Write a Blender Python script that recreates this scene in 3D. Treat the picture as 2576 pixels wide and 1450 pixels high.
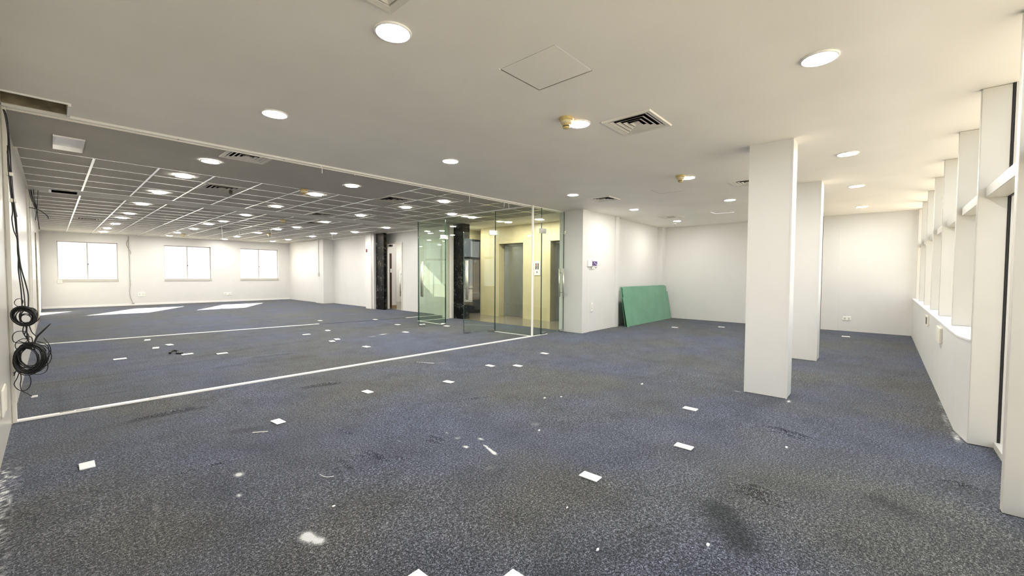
import bpy, bmesh, math, random
import numpy as np
from mathutils import Vector, Matrix
random.seed(7)
for o in list(bpy.data.objects): bpy.data.objects.remove(o, do_unlink=True)
SC = bpy.context.scene
COL = SC.collection
H = 2.6634                       # ceiling height

# ---------------------------------------------------------------- camera
def set_camera():
    pitch, roll, yaw = [math.radians(a) for a in (1.98265, 0.2729, 41.92433)]
    fw = Vector((math.cos(yaw), math.sin(yaw), 0)); rt = Vector((math.sin(yaw), -math.cos(yaw), 0)); up = Vector((0, 0, 1))
    f2 = math.cos(pitch)*fw - math.sin(pitch)*up
    u2 = math.cos(pitch)*up + math.sin(pitch)*fw
    r3 = math.cos(roll)*rt + math.sin(roll)*u2
    u3 = -math.sin(roll)*rt + math.cos(roll)*u2
    cam = bpy.data.cameras.new('camera'); co = bpy.data.objects.new('camera', cam); COL.objects.link(co)
    m = Matrix((r3, u3, -f2)).transposed().to_4x4(); m.translation = (0, 0, 1.28)
    co.matrix_world = m
    cam.sensor_fit = 'HORIZONTAL'; cam.sensor_width = 36; cam.lens = 1040.04/2576*36
    cam.clip_start = 0.02; cam.clip_end = 3000
    SC.camera = co
set_camera()

# ---------------------------------------------------------------- light and exposure
SKY = 1.75; SUN = 40.0; LAMP = 225.0
w = bpy.data.worlds.new('sky'); SC.world = w; w.use_nodes = True
bg = w.node_tree.nodes['Background']; bg.inputs[0].default_value = (0.93, 0.965, 1.0, 1); bg.inputs[1].default_value = SKY
sun = bpy.data.lights.new('sun', 'SUN'); so = bpy.data.objects.new('sun', sun); COL.objects.link(so)
so.rotation_euler = Vector((-1.07, -1.83, -1.0)).to_track_quat('-Z', 'Y').to_euler(); so.location = (20, 40, 30)
sun.energy = SUN; sun.angle = 0.009; sun.color = (1.0, 0.93, 0.82)
SC.view_settings.view_transform = 'Standard'; SC.view_settings.look = 'None'
SC.view_settings.exposure = 0.66; SC.view_settings.gamma = 1.0; SC.view_settings.use_curve_mapping = False
SC.cycles.max_bounces = 8; SC.cycles.diffuse_bounces = 4; SC.cycles.glossy_bounces = 3; SC.cycles.transparent_max_bounces = 20
SC.cycles.use_adaptive_sampling = True; SC.cycles.adaptive_threshold = 0.04
SC.cycles.sample_clamp_indirect = 8.0; SC.cycles.caustics_reflective = False; SC.cycles.caustics_refractive = False

# ---------------------------------------------------------------- materials
MATS = {}
def lin(c): return tuple(((v/255)/12.92 if v/255 <= .04045 else ((v/255+.055)/1.055)**2.4) for v in c)
def base(name):
    m = bpy.data.materials.new(name); m.use_nodes = True; MATS[name] = m
    return m, m.node_tree, m.node_tree.nodes['Principled BSDF']
def N(t, typ, **kw):
    n = t.nodes.new(typ)
    for k, v in kw.items(): setattr(n, k, v)
    return n
def L(t, a, b): t.links.new(a, b)
def coords(t, scale=(1, 1, 1)):
    tc = N(t, 'ShaderNodeTexCoord'); mp = N(t, 'ShaderNodeMapping'); mp.inputs['Scale'].default_value = scale
    L(t, tc.outputs['Object'], mp.inputs[0]); return mp.outputs[0]
def noise(t, vec, scale, detail=3, rough=.6):
    n = N(t, 'ShaderNodeTexNoise'); n.inputs['Scale'].default_value = scale; n.inputs['Detail'].default_value = detail
    n.inputs['Roughness'].default_value = rough; L(t, vec, n.inputs['Vector']); return n.outputs['Fac']
def ramp(t, fac, stops):
    r = N(t, 'ShaderNodeValToRGB'); e = r.color_ramp.elements
    while len(e) < len(stops): e.new(.5)
    for el, (p, c) in zip(e, stops):
        el.position = p; el.color = (c[0], c[1], c[2], 1) if not isinstance(c, (int, float)) else (c, c, c, 1)
    L(t, fac, r.inputs[0]); return r.outputs[0]
def mixc(t, fac, a, b):
    n = N(t, 'ShaderNodeMix', data_type='RGBA')
    for sock, v in ((n.inputs[0], fac), (n.inputs[6], a), (n.inputs[7], b)):
        if isinstance(v, tuple): sock.default_value = (*v, 1) if len(v) == 3 else v
        elif isinstance(v, (int, float)): sock.default_value = v
        else: L(t, v, sock)
    return n.outputs[2]
def mathn(t, op, a, b=None, clamp=False):
    n = N(t, 'ShaderNodeMath', operation=op, use_clamp=clamp)
    for s, v in ((n.inputs[0], a), (n.inputs[1], b)):
        if v is None: continue
        if isinstance(v, (int, float)): s.default_value = v
        else: L(t, v, s)
    return n.outputs[0]
def bump(t, b, h, strength, dist=.01):
    n = N(t, 'ShaderNodeBump'); n.inputs['Strength'].default_value = strength; n.inputs['Distance'].default_value = dist
    L(t, h, n.inputs['Height']); L(t, n.outputs[0], b.inputs['Normal'])
def plain(name, col, rough=.5, metal=0.0, var=.06, vscale=2.5, bumps=0.0, bscale=80, spec=.5):
    m, t, b = base(name)
    v = coords(t); f = noise(t, v, vscale, 2)
    dk = tuple(c*(1-var) for c in col); lt = tuple(min(1, c*(1+var)) for c in col)
    L(t, ramp(t, f, [(.3, dk), (.7, lt)]), b.inputs['Base Color'])
    b.inputs['Roughness'].default_value = rough; b.inputs['Metallic'].default_value = metal
    b.inputs['Specular IOR Level'].default_value = spec
    if bumps: bump(t, b, noise(t, v, bscale, 1), bumps, .004)
    return m
plain('wall_paint', (.70, .69, .665), .45, var=.015, bumps=.12, bscale=60)
plain('left_paint', (.57, .545, .485), .28, var=.02, bumps=.06, bscale=40)
plain('ceiling_paint', (.945, .91, .84), .6, var=.03, vscale=1.1, bumps=.1, bscale=50)
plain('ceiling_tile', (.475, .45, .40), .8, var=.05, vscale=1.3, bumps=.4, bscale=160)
plain('tile_board', (.66, .645, .59), .75, var=.04)
plain('tee_white', (.92, .93, .93), .25, .75, var=.02)
plain('track_white', (.88, .87, .83), .3, var=.03)
plain('trim_cream', (.80, .765, .68), .35, var=.03)
plain('fin_paint', (.60, .58, .53), .35, var=.025)
plain('grey_frame', (.42, .40, .38), .4, var=.05)
plain('sill_grey', (.52, .49, .44), .5, var=.05)
plain('sill_stone', (.86, .86, .85), .4, var=.03)
plain('black_rubber', (.006, .006, .007), .45, var=.2)
plain('cable_black', (.007, .007, .007), .35, var=.2)
plain('black_gap', (.012, .011, .010), .9, var=.2)
plain('duct_brown', (.10, .085, .06), .9, var=.35, vscale=6)
plain('dusty_brown', (.30, .25, .17), .9, var=.4, vscale=9)
plain('plate_white', (.88, .875, .85), .35, var=.02)
plain('plastic_cream', (.80, .77, .68), .4, var=.04)
plain('detector_yellow', (.62, .47, .20), .45, var=.15, vscale=30)
plain('detector_pale', (.72, .63, .40), .45, var=.1, vscale=30)
plain('steel', (.62, .61, .59), .18, 1.0, var=.03)
plain('gold_steel', (.86, .80, .70), .32, .75, var=.04)
plain('brushed_steel', (.50, .51, .50), .38, 1.0, var=.06)
plain('vent_cream', (.80, .765, .69), .45, var=.05)
plain('vent_grey', (.50, .47, .40), .5, var=.12, vscale=12)
plain('wood_dark', (.055, .018, .014), .4, var=.3, vscale=6)
plain('flat_brown', (.30, .20, .12), .5, var=.15)
plain('purple_panel', (.10, .055, .22), .3, var=.5, vscale=90)
plain('red_mark', (.55, .05, .05), .4)
plain('concrete', (.45, .43, .40), .9)
plain('tower_cream', (.62, .52, .38), .9, var=.1, vscale=.1)
plain('tower_grey', (.40, .40, .40), .9, var=.1, vscale=.1)
plain('tower_brown', (.38, .28, .20), .9, var=.1, vscale=.1)
plain('ground_sand', (.42, .385, .33), .95, var=.3, vscale=.03)
plain('ledge_cream', (.78, .68, .52), .8, var=.06)

def mk_lamp():
    m, t, b = base('lamp_glow')
    b.inputs['Base Color'].default_value = (.9, .9, .9, 1)
    b.inputs['Emission Color'].default_value = (1.0, .97, .90, 1); b.inputs['Emission Strength'].default_value = LAMP
mk_lamp()
def mk_foil():
    m, t, b = base('silver_foil'); v = coords(t); b.inputs['Metallic'].default_value = 1.0; b.inputs['Roughness'].default_value = .3
    b.inputs['Base Color'].default_value = (.97, .97, .98, 1)
    bump(t, b, noise(t, v, 28, 5, .7), .5, .02)
mk_foil()
def mk_glass(name, tint, refl=.04, extra=None):
    m = bpy.data.materials.new(name); m.use_nodes = True; MATS[name] = m; t = m.node_tree
    t.nodes.remove(t.nodes['Principled BSDF']); out = t.nodes['Material Output']
    tr = N(t, 'ShaderNodeBsdfTransparent'); tr.inputs[0].default_value = (*tint, 1)
    gl = N(t, 'ShaderNodeBsdfGlossy'); gl.inputs[0].default_value = (.95, 1, .96, 1); gl.inputs['Roughness'].default_value = 0.01
    lw = N(t, 'ShaderNodeLayerWeight'); lw.inputs[0].default_value = .5
    p = mathn(t, 'POWER', lw.outputs['Facing'], 5); p = mathn(t, 'MULTIPLY', p, .9); p = mathn(t, 'ADD', p, refl, True)
    mx = N(t, 'ShaderNodeMixShader'); L(t, p, mx.inputs[0]); L(t, tr.outputs[0], mx.inputs[1]); L(t, gl.outputs[0], mx.inputs[2])
    L(t, mx.outputs[0], out.inputs[0])
mk_glass('glass_clear', (.97, .98, .975), .03)
mk_glass('glass_green', (.93, .965, .925), .04)
mk_glass('glass_smoke', (.32, .31, .30), .03)
def mk_edge():
    m, t, b = base('glass_edge'); b.inputs['Base Color'].default_value = (.01, .05, .035, 1); b.inputs['Roughness'].default_value = .15
mk_edge()
def mk_greenglass():
    m, t, b = base('stacked_green_glass'); v = coords(t)
    f = noise(t, v, 3.0, 5); s = noise(t, v, 90, 2)
    c = ramp(t, f, [(.3, (.115, .285, .18)), (.7, (.15, .34, .225))])
    sp = ramp(t, s, [(.70, 0.0), (.74, 1.0)])
    L(t, mixc(t, mathn(t, 'MULTIPLY', sp, .25), c, (.6, .66, .6)), b.inputs['Base Color'])
    b.inputs['Roughness'].default_value = .12
mk_greenglass()
def mk_marble():
    m, t, b = base('black_marble'); v = coords(t)
    d = N(t, 'ShaderNodeTexNoise'); d.inputs['Scale'].default_value = 3.0; L(t, v, d.inputs['Vector'])
    add = N(t, 'ShaderNodeVectorMath', operation='MULTIPLY_ADD'); L(t, d.outputs['Color'], add.inputs[0]); add.inputs[1].default_value = (.35,)*3; L(t, v, add.inputs[2])
    n1 = noise(t, add.outputs[0], 7, 6, .6)
    vein = ramp(t, n1, [(.492, 0.0), (.50, 1.0), (.508, 0.0)])
    n2 = noise(t, v, 5, 3); msk = ramp(t, n2, [(.50, 0.0), (.62, 1.0)])
    vv = mathn(t, 'MULTIPLY', vein, msk)
    br = ramp(t, noise(t, v, 2.2, 3), [(.5, (.005, .005, .006)), (.75, (.035, .028, .014))])
    L(t, mixc(t, vv, br, (.62, .62, .60)), b.inputs['Base Color']); b.inputs['Roughness'].default_value = .30; b.inputs['Specular IOR Level'].default_value = .08
mk_marble()
def mk_stone(name, a, c, rough, sc=70):
    m, t, b = base(name); v = coords(t)
    f = noise(t, v, 2.2, 4); s = noise(t, v, sc, 3, .7)
    cc = ramp(t, f, [(.3, a), (.7, c)])
    sp = ramp(t, s, [(.30, .80), (.52, 1.0), (.72, 1.06)])
    n = N(t, 'ShaderNodeMix', data_type='RGBA', blend_type='MULTIPLY'); n.inputs[0].default_value = 1.0
    L(t, cc, n.inputs[6]); L(t, sp, n.inputs[7]); L(t, n.outputs[2], b.inputs['Base Color'])
    b.inputs['Roughness'].default_value = rough
mk_stone('beige_stone', (.60, .515, .305), (.69, .595, .365), .3)
mk_stone('floor_stone', (.17, .14, .10), (.27, .23, .17), .16, 25)
def mk_carpet():
    m, t, b = base('carpet')
    v = coords(t)
    fine = noise(t, v, 200, 2, .8)
    fine2 = noise(t, v, 75, 1, .7)
    fl = mathn(t, 'ADD', mathn(t, 'MULTIPLY', fine, .68), mathn(t, 'MULTIPLY', fine2, .32))
    big = noise(t, v, .55, 2, .55); mid = noise(t, v, 2.6, 3, .65)
    tint = ramp(t, big, [(.33, (.058, .065, .096)), (.47, (.060, .063, .079)), (.61, (.065, .065, .062))])
    spk = ramp(t, fl, [(.38, .05), (.46, .50), (.52, 1.1), (.57, 2.8), (.63, 5.6)])
    mm = ramp(t, mid, [(.30, .76), (.5, 1.0), (.72, 1.22)])
    n1 = N(t, 'ShaderNodeMix', data_type='RGBA', blend_type='MULTIPLY'); n1.inputs[0].default_value = 1; L(t, tint, n1.inputs[6]); L(t, spk, n1.inputs[7])
    n2 = N(t, 'ShaderNodeMix', data_type='RGBA', blend_type='MULTIPLY'); n2.inputs[0].default_value = 1; L(t, n1.outputs[2], n2.inputs[6]); L(t, mm, n2.inputs[7])
    # trodden-in streaks that run with the carpet's strips
    st = noise(t, coords(t, (1.3, 9, 1)), 2.2, 2, .7)
    col = mixc(t, ramp(t, st, [(.63, 0.0), (.72, .45)]), n2.outputs[2], (.07, .07, .075))
    # stains, dark lines beside ridges and plaster dust carried by the floor itself
    at = N(t, 'ShaderNodeAttribute', attribute_name='stain'); ad = N(t, 'ShaderNodeAttribute', attribute_name='dust')
    n3 = N(t, 'ShaderNodeMix', data_type='RGBA', blend_type='MULTIPLY'); L(t, mathn(t, 'MULTIPLY', at.outputs['Fac'], .85, True), n3.inputs[0]); L(t, col, n3.inputs[6]); n3.inputs[7].default_value = (.22, .22, .20, 1)
    col = n3.outputs[2]
    rag = mathn(t, 'ADD', mathn(t, 'MULTIPLY', noise(t, v, 26, 3, .75), 1.1), mathn(t, 'MULTIPLY', noise(t, v, 190, 2), 1.1))
    dust = ramp(t, mathn(t, 'MULTIPLY', ad.outputs['Fac'], rag), [(.22, 0.0), (.55, .30), (.72, .95)])
    crumbs = ramp(t, noise(t, coords(t, (1, .7, 1)), 34, 3, .6), [(.765, 0.0), (.785, .9)])
    col = mixc(t, mathn(t, 'MAXIMUM', dust, crumbs), col, (.74, .74, .74))
    L(t, col, b.inputs['Base Color'])
    b.inputs['Roughness'].default_value = .9; b.inputs['Specular IOR Level'].default_value = .2
    b.inputs['Sheen Weight'].default_value = .22; b.inputs['Sheen Roughness'].default_value = .2; b.inputs['Sheen Tint'].default_value = (.75, .85, 1, 1)
    bump(t, b, fl, .9, .012)
mk_carpet()

# ---------------------------------------------------------------- mesh helpers
def box(bm, x0, x1, y0, y1, z0, z1):
    v = [bm.verts.new((x, y, z)) for z in (z0, z1) for y in (y0, y1) for x in (x0, x1)]
    for f in ((0, 2, 3, 1), (4, 5, 7, 6), (0, 1, 5, 4), (2, 6, 7, 3), (0, 4, 6, 2), (1, 3, 7, 5)): bm.faces.new([v[i] for i in f])
def bev(bm, w, seg=2):
    bmesh.ops.bevel(bm, geom=list(bm.edges), offset=w, segments=seg, affect='EDGES', profile=.5)
def prism(bm, pts, z0, z1):
    a = [bm.verts.new((x, y, z0)) for x, y in pts]; b = [bm.verts.new((x, y, z1)) for x, y in pts]
    bm.faces.new(a[::-1]); bm.faces.new(b); n = len(pts)
    for i in range(n): bm.faces.new((a[i], a[(i+1) % n], b[(i+1) % n], b[i]))
    bmesh.ops.recalc_face_normals(bm, faces=list(bm.faces))
def bar(bm, p, q, wid, z0, z1):
    p = Vector(p); q = Vector(q); d = (q-p).normalized(); n = Vector((-d.y, d.x))*wid/2
    prism(bm, [tuple(p+n), tuple(p-n), tuple(q-n), tuple(q+n)], z0, z1)
def tube(bm, pts, r, n=8, closed=False, taper=None):
    pts = [Vector(p) for p in pts]; m = len(pts); rings = []
    prev = None
    for i, p in enumerate(pts):
        a = pts[(i-1) % m] if (i > 0 or closed) else p; c = pts[(i+1) % m] if (i < m-1 or closed) else p
        d = (c-a).normalized() if (c-a).length > 1e-9 else Vector((0, 0, 1))
        if prev is None: u = d.orthogonal().normalized()
        else: u = (prev - d*prev.dot(d)); u = u.normalized() if u.length > 1e-6 else d.orthogonal().normalized()
        prev = u; w_ = d.cross(u); rr = r if taper is None else r*taper(i/(m-1))
        rings.append([bm.verts.new(p + (u*math.cos(2*math.pi*k/n) + w_*math.sin(2*math.pi*k/n))*rr) for k in range(n)])
    for i in range(m if closed else m-1):
        A, B = rings[i], rings[(i+1) % m]
        for k in range(n):
            f = bm.faces.new((A[k], A[(k+1) % n], B[(k+1) % n], B[k])); f.smooth = True
    if not closed: bm.faces.new(rings[0][::-1]); bm.faces.new(rings[-1])
def smooth_path(pts, k=6):
    P = [Vector(p) for p in pts]; out = []
    for i in range(len(P)-1):
        a = P[max(i-1, 0)]; b = P[i]; c = P[i+1]; d = P[min(i+2, len(P)-1)]
        for j in range(k):
            s = j/k; out.append(.5*((2*b)+(c-a)*s+(2*a-5*b+4*c-d)*s*s+(3*b-a-3*c+d)*s**3))
    out.append(P[-1]); return out
def lathe(bm, prof, c=(0, 0, 0), n=28, smooth=True):
    rings = []
    for r, z in prof:
        rings.append([bm.verts.new((c[0]+r*math.cos(2*math.pi*k/n), c[1]+r*math.sin(2*math.pi*k/n), c[2]+z)) for k in range(n)] if r > 1e-6 else [bm.verts.new((c[0], c[1], c[2]+z))])
    for A, B in zip(rings, rings[1:]):
        for k in range(n):
            if len(A) == 1 and len(B) == 1: continue
            if len(A) == 1: f = bm.faces.new((A[0], B[(k+1) % n], B[k]))
            elif len(B) == 1: f = bm.faces.new((A[k], A[(k+1) % n], B[0]))
            else: f = bm.faces.new((A[k], A[(k+1) % n], B[(k+1) % n], B[k]))
            f.smooth = smooth
    bmesh.ops.recalc_face_normals(bm, faces=list(bm.faces))
ROOT = {}
def meta(o, label=None, cat=None, group=None, kind=None):
    if label: o['label'] = label
    if cat: o['category'] = cat
    if group: o['group'] = group
    if kind: o['kind'] = kind
    return o
def obj(name, build, mat, parent=None, loc=None, label=None, cat=None, group=None, kind=None):
    """build(bm) draws in world coordinates; the object's origin goes to loc (or its root's origin)"""
    bm = bmesh.new(); build(bm)
    off = Vector(loc) if loc else (ROOT.get(parent.name, Vector()) if parent else Vector())
    if off.length: bmesh.ops.translate(bm, verts=list(bm.verts), vec=-off)
    me = bpy.data.meshes.new(name); bm.to_mesh(me); bm.free(); me.materials.append(MATS[mat])
    o = bpy.data.objects.new(name, me); COL.objects.link(o)
    if parent: o.parent = parent
    elif loc: o.location = loc
    ROOT[o.name] = off.copy()
    return meta(o, label, cat, group, kind)
def empty(name, loc, label, cat, group=None, kind=None):
    o = bpy.data.objects.new(name, None); COL.objects.link(o); o.location = loc; ROOT[o.name] = Vector(loc); o.empty_display_size = .1
    return meta(o, label, cat, group, kind)
def B(*a): return lambda bm: box(bm, *a)
def Bs(*L_): return lambda bm: [box(bm, *a) for a in L_]
def Bb(a, w, s=2): return lambda bm: (box(bm, *a), bev(bm, w, s))
def dup(root, loc, label, group=None, rz=0):
    r = root.copy(); COL.objects.link(r); r.location = loc; r.rotation_euler = (0, 0, rz); r['label'] = label
    if group: r['group'] = group
    for ch in root.children:
        c = ch.copy(); COL.objects.link(c); c.parent = r
        for g in ch.children:
            d = g.copy(); COL.objects.link(d); d.parent = c
    return r
def holed(bm, x0, x1, y0, y1, z, holes, thick=0.0):
    xs = sorted({x0, x1} | {min(max(v, x0), x1) for h in holes for v in h[:2]}); ys = sorted({y0, y1} | {min(max(v, y0), y1) for h in holes for v in h[2:]})
    vm = {}
    def V(x, y):
        if (x, y) not in vm: vm[(x, y)] = bm.verts.new((x, y, z))
        return vm[(x, y)]
    for a, b_ in zip(xs, xs[1:]):
        for c, d in zip(ys, ys[1:]):
            mx, my = (a+b_)/2, (c+d)/2
            if any(h[0] < mx < h[1] and h[2] < my < h[3] for h in holes): continue
            bm.faces.new((V(a, c), V(a, d), V(b_, d), V(b_, c)))
ST = 'structure'

# ---------------------------------------------------------------- floor (carpet with ridges, stains, dust)
def seg_d(X, Y, a, b):
    ax, ay = a; bx, by = b; dx, dy = bx-ax, by-ay; l2 = dx*dx+dy*dy
    s = np.clip(((X-ax)*dx+(Y-ay)*dy)/l2, 0, 1)
    return np.hypot(X-ax-s*dx, Y-ay-s*dy), s
def make_floor():
    rng = np.random.default_rng(3)
    V = []; F = []; D = []; S = []; base_i = 0
    def grid(x0, x1, y0, y1, st, near):
        nonlocal base_i
        xs = np.linspace(x0, x1, int(round((x1-x0)/st))+1); ys = np.linspace(y0, y1, int(round((y1-y0)/st))+1)
        X, Y = np.meshgrid(xs, ys, indexing='ij'); Z = np.zeros_like(X); du = np.zeros_like(X); sn = np.zeros_like(X)
        if near:
            Z += .0012*np.sin(X*3.1+1)*np.sin(Y*2.3)+.0012
            for a, b, amp, wd in (((1.47, 2.78), (1.51, 2.42), .012, .020), ((1.41, 2.76), (1.44, 2.56), .006, .018), ((1.31, 2.78), (1.28, 2.50), .007, .02), ((1.24, 2.68), (1.21, 2.55), .006, .02),
                                  ((1.57, 2.52), (1.63, 2.38), .006, .02), ((1.96, 2.66), (1.985, 2.45), .010, .018), ((1.90, 2.62), (1.93, 2.44), .006, .018), ((1.545, 3.29), (1.575, 3.06), .006, .018),
                                  ((4.01, .76), (3.955, .36), .008, .02), ((3.93, .70), (3.88, .36), .006, .02), ((2.76, .66), (2.735, .36), .009, .022), ((2.69, .62), (2.67, .38), .008, .02), ((2.82, .60), (2.80, .40), .007, .02),
                                  ((.40, 4.80), (.95, 4.78), .010, .016), ((1.82, 4.80), (2.27, 4.68), .010, .016), ((3.70, -.28), (3.694, -.49), .008, .016), ((.55, 3.3), (.85, 3.26), .005, .02), ((2.6, 3.2), (3.1, 3.0), .004, .03)):
                d, s = seg_d(X, Y, a, b); Z += 2.6*amp*np.exp(-(d/(wd*.75))**2)*np.sin(np.pi*np.clip(s, .08, .92))
            for x, y, rx, ry, amt in ((.80, 2.04, .035, .05, 1.1), (.825, 1.965, .03, .035, .8), (.765, 3.0, .028, .04, .9), (.69, 2.716, .018, .025, .8), (2.19, 2.285, .02, .035, .8), (2.015, 2.26, .018, .03, 1.0),
                                      (2.08, 2.43, .03, .03, .55), (2.09, 2.57, .015, .02, .7), (2.72, 2.17, .09, .06, .35), (1.95, 1.74, .12, .12, .22), (1.9, 1.9, .08, .05, .25), (1.74, 2.71, .012, .06, .5), (1.1, 3.65, .01, .02, .5),
                                      (.95, 2.45, .06, .08, .25), (3.2, 2.6, .25, .12, .2), (.35, 2.9, .02, .12, .35), (.32, 2.7, .015, .12, .35), (4.75, -.46, .12, .02, .4), (5.3, -.44, .25, .02, .35), (6.3, -.44, .4, .02, .35), (4.96, .68, .06, .02, .8), (5.0, 1.16, .03, .06, .5)):
                du += amt*np.exp(-((X-x)/rx)**2-((Y-y)/ry)**2)
            for a, b, wd, amt in (((2.135, 2.20), (2.075, 2.015), .016, 1.2), ((3.49, 4.97), (3.60, 4.74), .02, .9), ((3.60, 4.74), (3.72, 4.66), .02, .5), ((.27, 4.0), (.29, 3.2), .01, .2)):
                d, s = seg_d(X, Y, a, b); du += amt*np.exp(-(d/(wd*(.35+.65*s)))**2)
            edge = np.exp(-((X+.25)/.10)**2); du += edge*(.35+.5*((Y > 2.2) & (Y < 4.2)))*np.clip(rng.normal(.5, .5, X.shape), 0, 1)
            edge = np.exp(-((Y+.47)/.035)**2)*(X > 4.6); du += .5*edge*np.clip(rng.normal(.5, .4, X.shape), 0, 1)
            for a, b, wd, amt in (((2.40, .62), (2.17, .47), .085, 1.3), ((3.12, -.02), (3.07, -.1), .07, .8), ((1.35, .95), (1.15, .85), .12, .45), ((.9, 3.5), (1.0, 3.3), .10, .35), ((.95, 3.85), (1.1, 3.8), .05, .6), ((.42, 4.74), (.95, 4.74), .03, .8), ((1.85, 4.74), (2.2, 4.65), .03, .8), ((1.05, 2.9), (1.2, 2.8), .1, .3), ((4.0, .70), (3.95, .36), .012, .7)):  # dark blots, and dark lines beside some of the ridges
                d, s = seg_d(X, Y, a, b); sn += amt*np.exp(-(d/wd)**2)
        else:
            for a, b, wd, amt in (((.35, 6.0), (.35, 7.4), .05, .1), ((2.0, 6.6), (2.6, 6.5), .12, .4), ((1.5, 7.7), (2.2, 7.9), .08, .5), ((1.3, 8.6), (1.7, 8.5), .06, .5), ((5, 6.8), (5.9, 6.5), .15, .3), ((-.2, 7.12), (1.0, 7.10), .02, .7), ((.9, 7.3), (2.6, 7.2), .02, .6), ((-.2, 6.05), (.5, 6.0), .02, .6), ((.02, 5.6), (.02, 7.1), .02, .4), ((2.0, 7.0), (2.5, 6.95), .04, .8), ((2.6, 8.0), (3.2, 8.0), .03, .7), ((1.4, 6.6), (1.75, 6.6), .03, .6)):
                d, s = seg_d(X, Y, a, b); sn += amt*np.exp(-(d/wd)**2)
            for x, y, rx, ry, amt in ((4.6, 7.75, .12, .05, .8), (4.3, 7.65, .12, .04, .6), (5.1, 7.65, .1, .04, .4), (6.2, 12.2, .5, .05, .4), (6.6, 11.6, .4, .05, .3), (6.3, 7.75, .05, .05, .5)):
                du += amt*np.exp(-((X-x)/rx)**2-((Y-y)/ry)**2)
        nx, ny = X.shape
        V.append(np.stack([X.ravel(), Y.ravel(), Z.ravel()], 1)); D.append(du.ravel()); S.append(sn.ravel())
        i = np.arange(nx*ny).reshape(nx, ny)+base_i
        F.append(np.stack([i[:-1, :-1].ravel(), i[1:, :-1].ravel(), i[1:, 1:].ravel(), i[:-1, 1:].ravel()], 1)); base_i += nx*ny
    grid(-.30, 6.0, -.72, 5.38, .0165, True); grid(6.0, 12.3, -.72, 5.38, .1, True); grid(-.30, 8.06, 5.38, 9.4, .03, False); grid(-.30, 8.06, 9.4, 21.4, .1, False)
    V = np.concatenate(V); F = np.concatenate(F); D = np.clip(np.concatenate(D), 0, 1); S = np.clip(np.concatenate(S), 0, 1)
    me = bpy.data.meshes.new('floor'); me.vertices.add(len(V)); me.vertices.foreach_set('co', V.ravel())
    me.loops.add(F.size); me.loops.foreach_set('vertex_index', F.ravel()); me.polygons.add(len(F))
    me.polygons.foreach_set('loop_start', np.arange(0, F.size, 4)); me.polygons.foreach_set('loop_total', np.full(len(F), 4))
    me.update(); me.validate()
    me.polygons.foreach_set('use_smooth', np.ones(len(F), bool))
    for nm, arr in (('dust', D), ('stain', S)):
        a = me.attributes.new(nm, 'FLOAT', 'POINT'); a.data.foreach_set('value', arr.astype(np.float32))
    me.materials.append(MATS['carpet'])
    o = bpy.data.objects.new('floor', me); COL.objects.link(o)
    meta(o, 'worn blue grey carpet with plaster dust, stains and ridges across the whole office', 'floor', kind=ST)
make_floor()
obj('floor', B(7.66, 9.6, 5.38, 9.80, -.06, .006), 'floor_stone', label='polished brown stone floor of the lift lobby behind the glass', cat='floor', kind=ST)
obj('floor', Bs((8.06, 9.45, 10.95, 14.05, -.06, .004), (8.06, 11.55, 14.05, 16.1, -.06, .004)), 'floor_stone', label='stone floor of the corridor beyond the far doorway', cat='floor', kind=ST)

# ---------------------------------------------------------------- ceilings
VENTS = [  # x0,x1,y0,y1 of the overall frame
    (3.37, 3.86, 1.49, 1.95), (6.60, 7.04, 3.64, 4.11), (6.75, 7.20, 1.30, 1.76), (9.76, 10.20, 3.60, 4.07), (.76, 1.24, 1.50, 1.98), (1.36, 1.83, 5.47, 5.92)]
HATCH = [(2.06, 2.49, 1.51, 1.97), (6.62, 7.01, 2.49, 2.89), (9.75, 10.12, 2.49, 2.88)]
RECESS = (-.245, .125, 5.035, 5.40); FOIL = (.04, .27, 6.275, 6.93); SLOT = (0.0, .335, 10.47, 10.78)
def ins(v, d): return (v[0]+d, v[1]-d, v[2]+d, v[3]-d)
c = obj('ceiling', lambda bm: holed(bm, -.26, 12.3, -.72, 5.42, H, [ins(v, .035) for v in VENTS[:5]]+HATCH+[RECESS]), 'ceiling_paint',
        label='smooth beige plaster ceiling over the near half of the office', cat='ceiling', kind=ST)
# open slot at the end of the track, dark inside
def five(bm, x0, x1, y0, y1, z0, z1):
    box(bm, x0, x1, y0, y1, z0, z1)
    bm.faces.ensure_lookup_table()
    low = [f for f in bm.faces if all(abs(v.co.z-z0) < 1e-6 for v in f.verts)]
    bmesh.ops.delete(bm, geom=low, context='FACES')
r_ = RECESS
obj('recess_lining', lambda bm: five(bm, r_[0], r_[1], r_[2], r_[3], H, H+.10), 'dusty_brown', c, label='dark dusty inside of the cut-out by the left wall')
obj('recess_edge', Bs((r_[0], r_[1]+.012, r_[2]-.012, r_[2], H-.012, H+.05), (r_[1]-.004, r_[1]+.016, r_[2], r_[3], H-.02, H+.09)), 'track_white', c)
cf = empty('ceiling', (0, 0, H), 'suspended grid ceiling of square mineral tiles over the far half of the office', 'ceiling', kind=ST)
obj('plaster_band', lambda bm: holed(bm, -.26, 4.04, 5.42, 7.20, H, [ins(VENTS[5], .035), FOIL]), 'ceiling_tile', cf, label='plain plaster band between the white track and the tiles')
obj('plaster_strip', Bs((-.26, SLOT[0], 10.28, 10.90, H-.004, H+.02), (SLOT[0], SLOT[1], 10.28, SLOT[2], H-.004, H+.02), (SLOT[0], SLOT[1], SLOT[3], 10.90, H-.004, H+.02), (SLOT[1], 7.70, 10.28, 10.90, H-.004, H+.02)), 'tile_board', cf)
obj('shadow_gap', B(-.26, 7.70, 13.97, 14.03, H+.002, H+.03), 'black_gap', cf)
XL = [-.25]+[round(.38+.61*k, 3) for k in range(13)]      # ... 7.70
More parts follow.
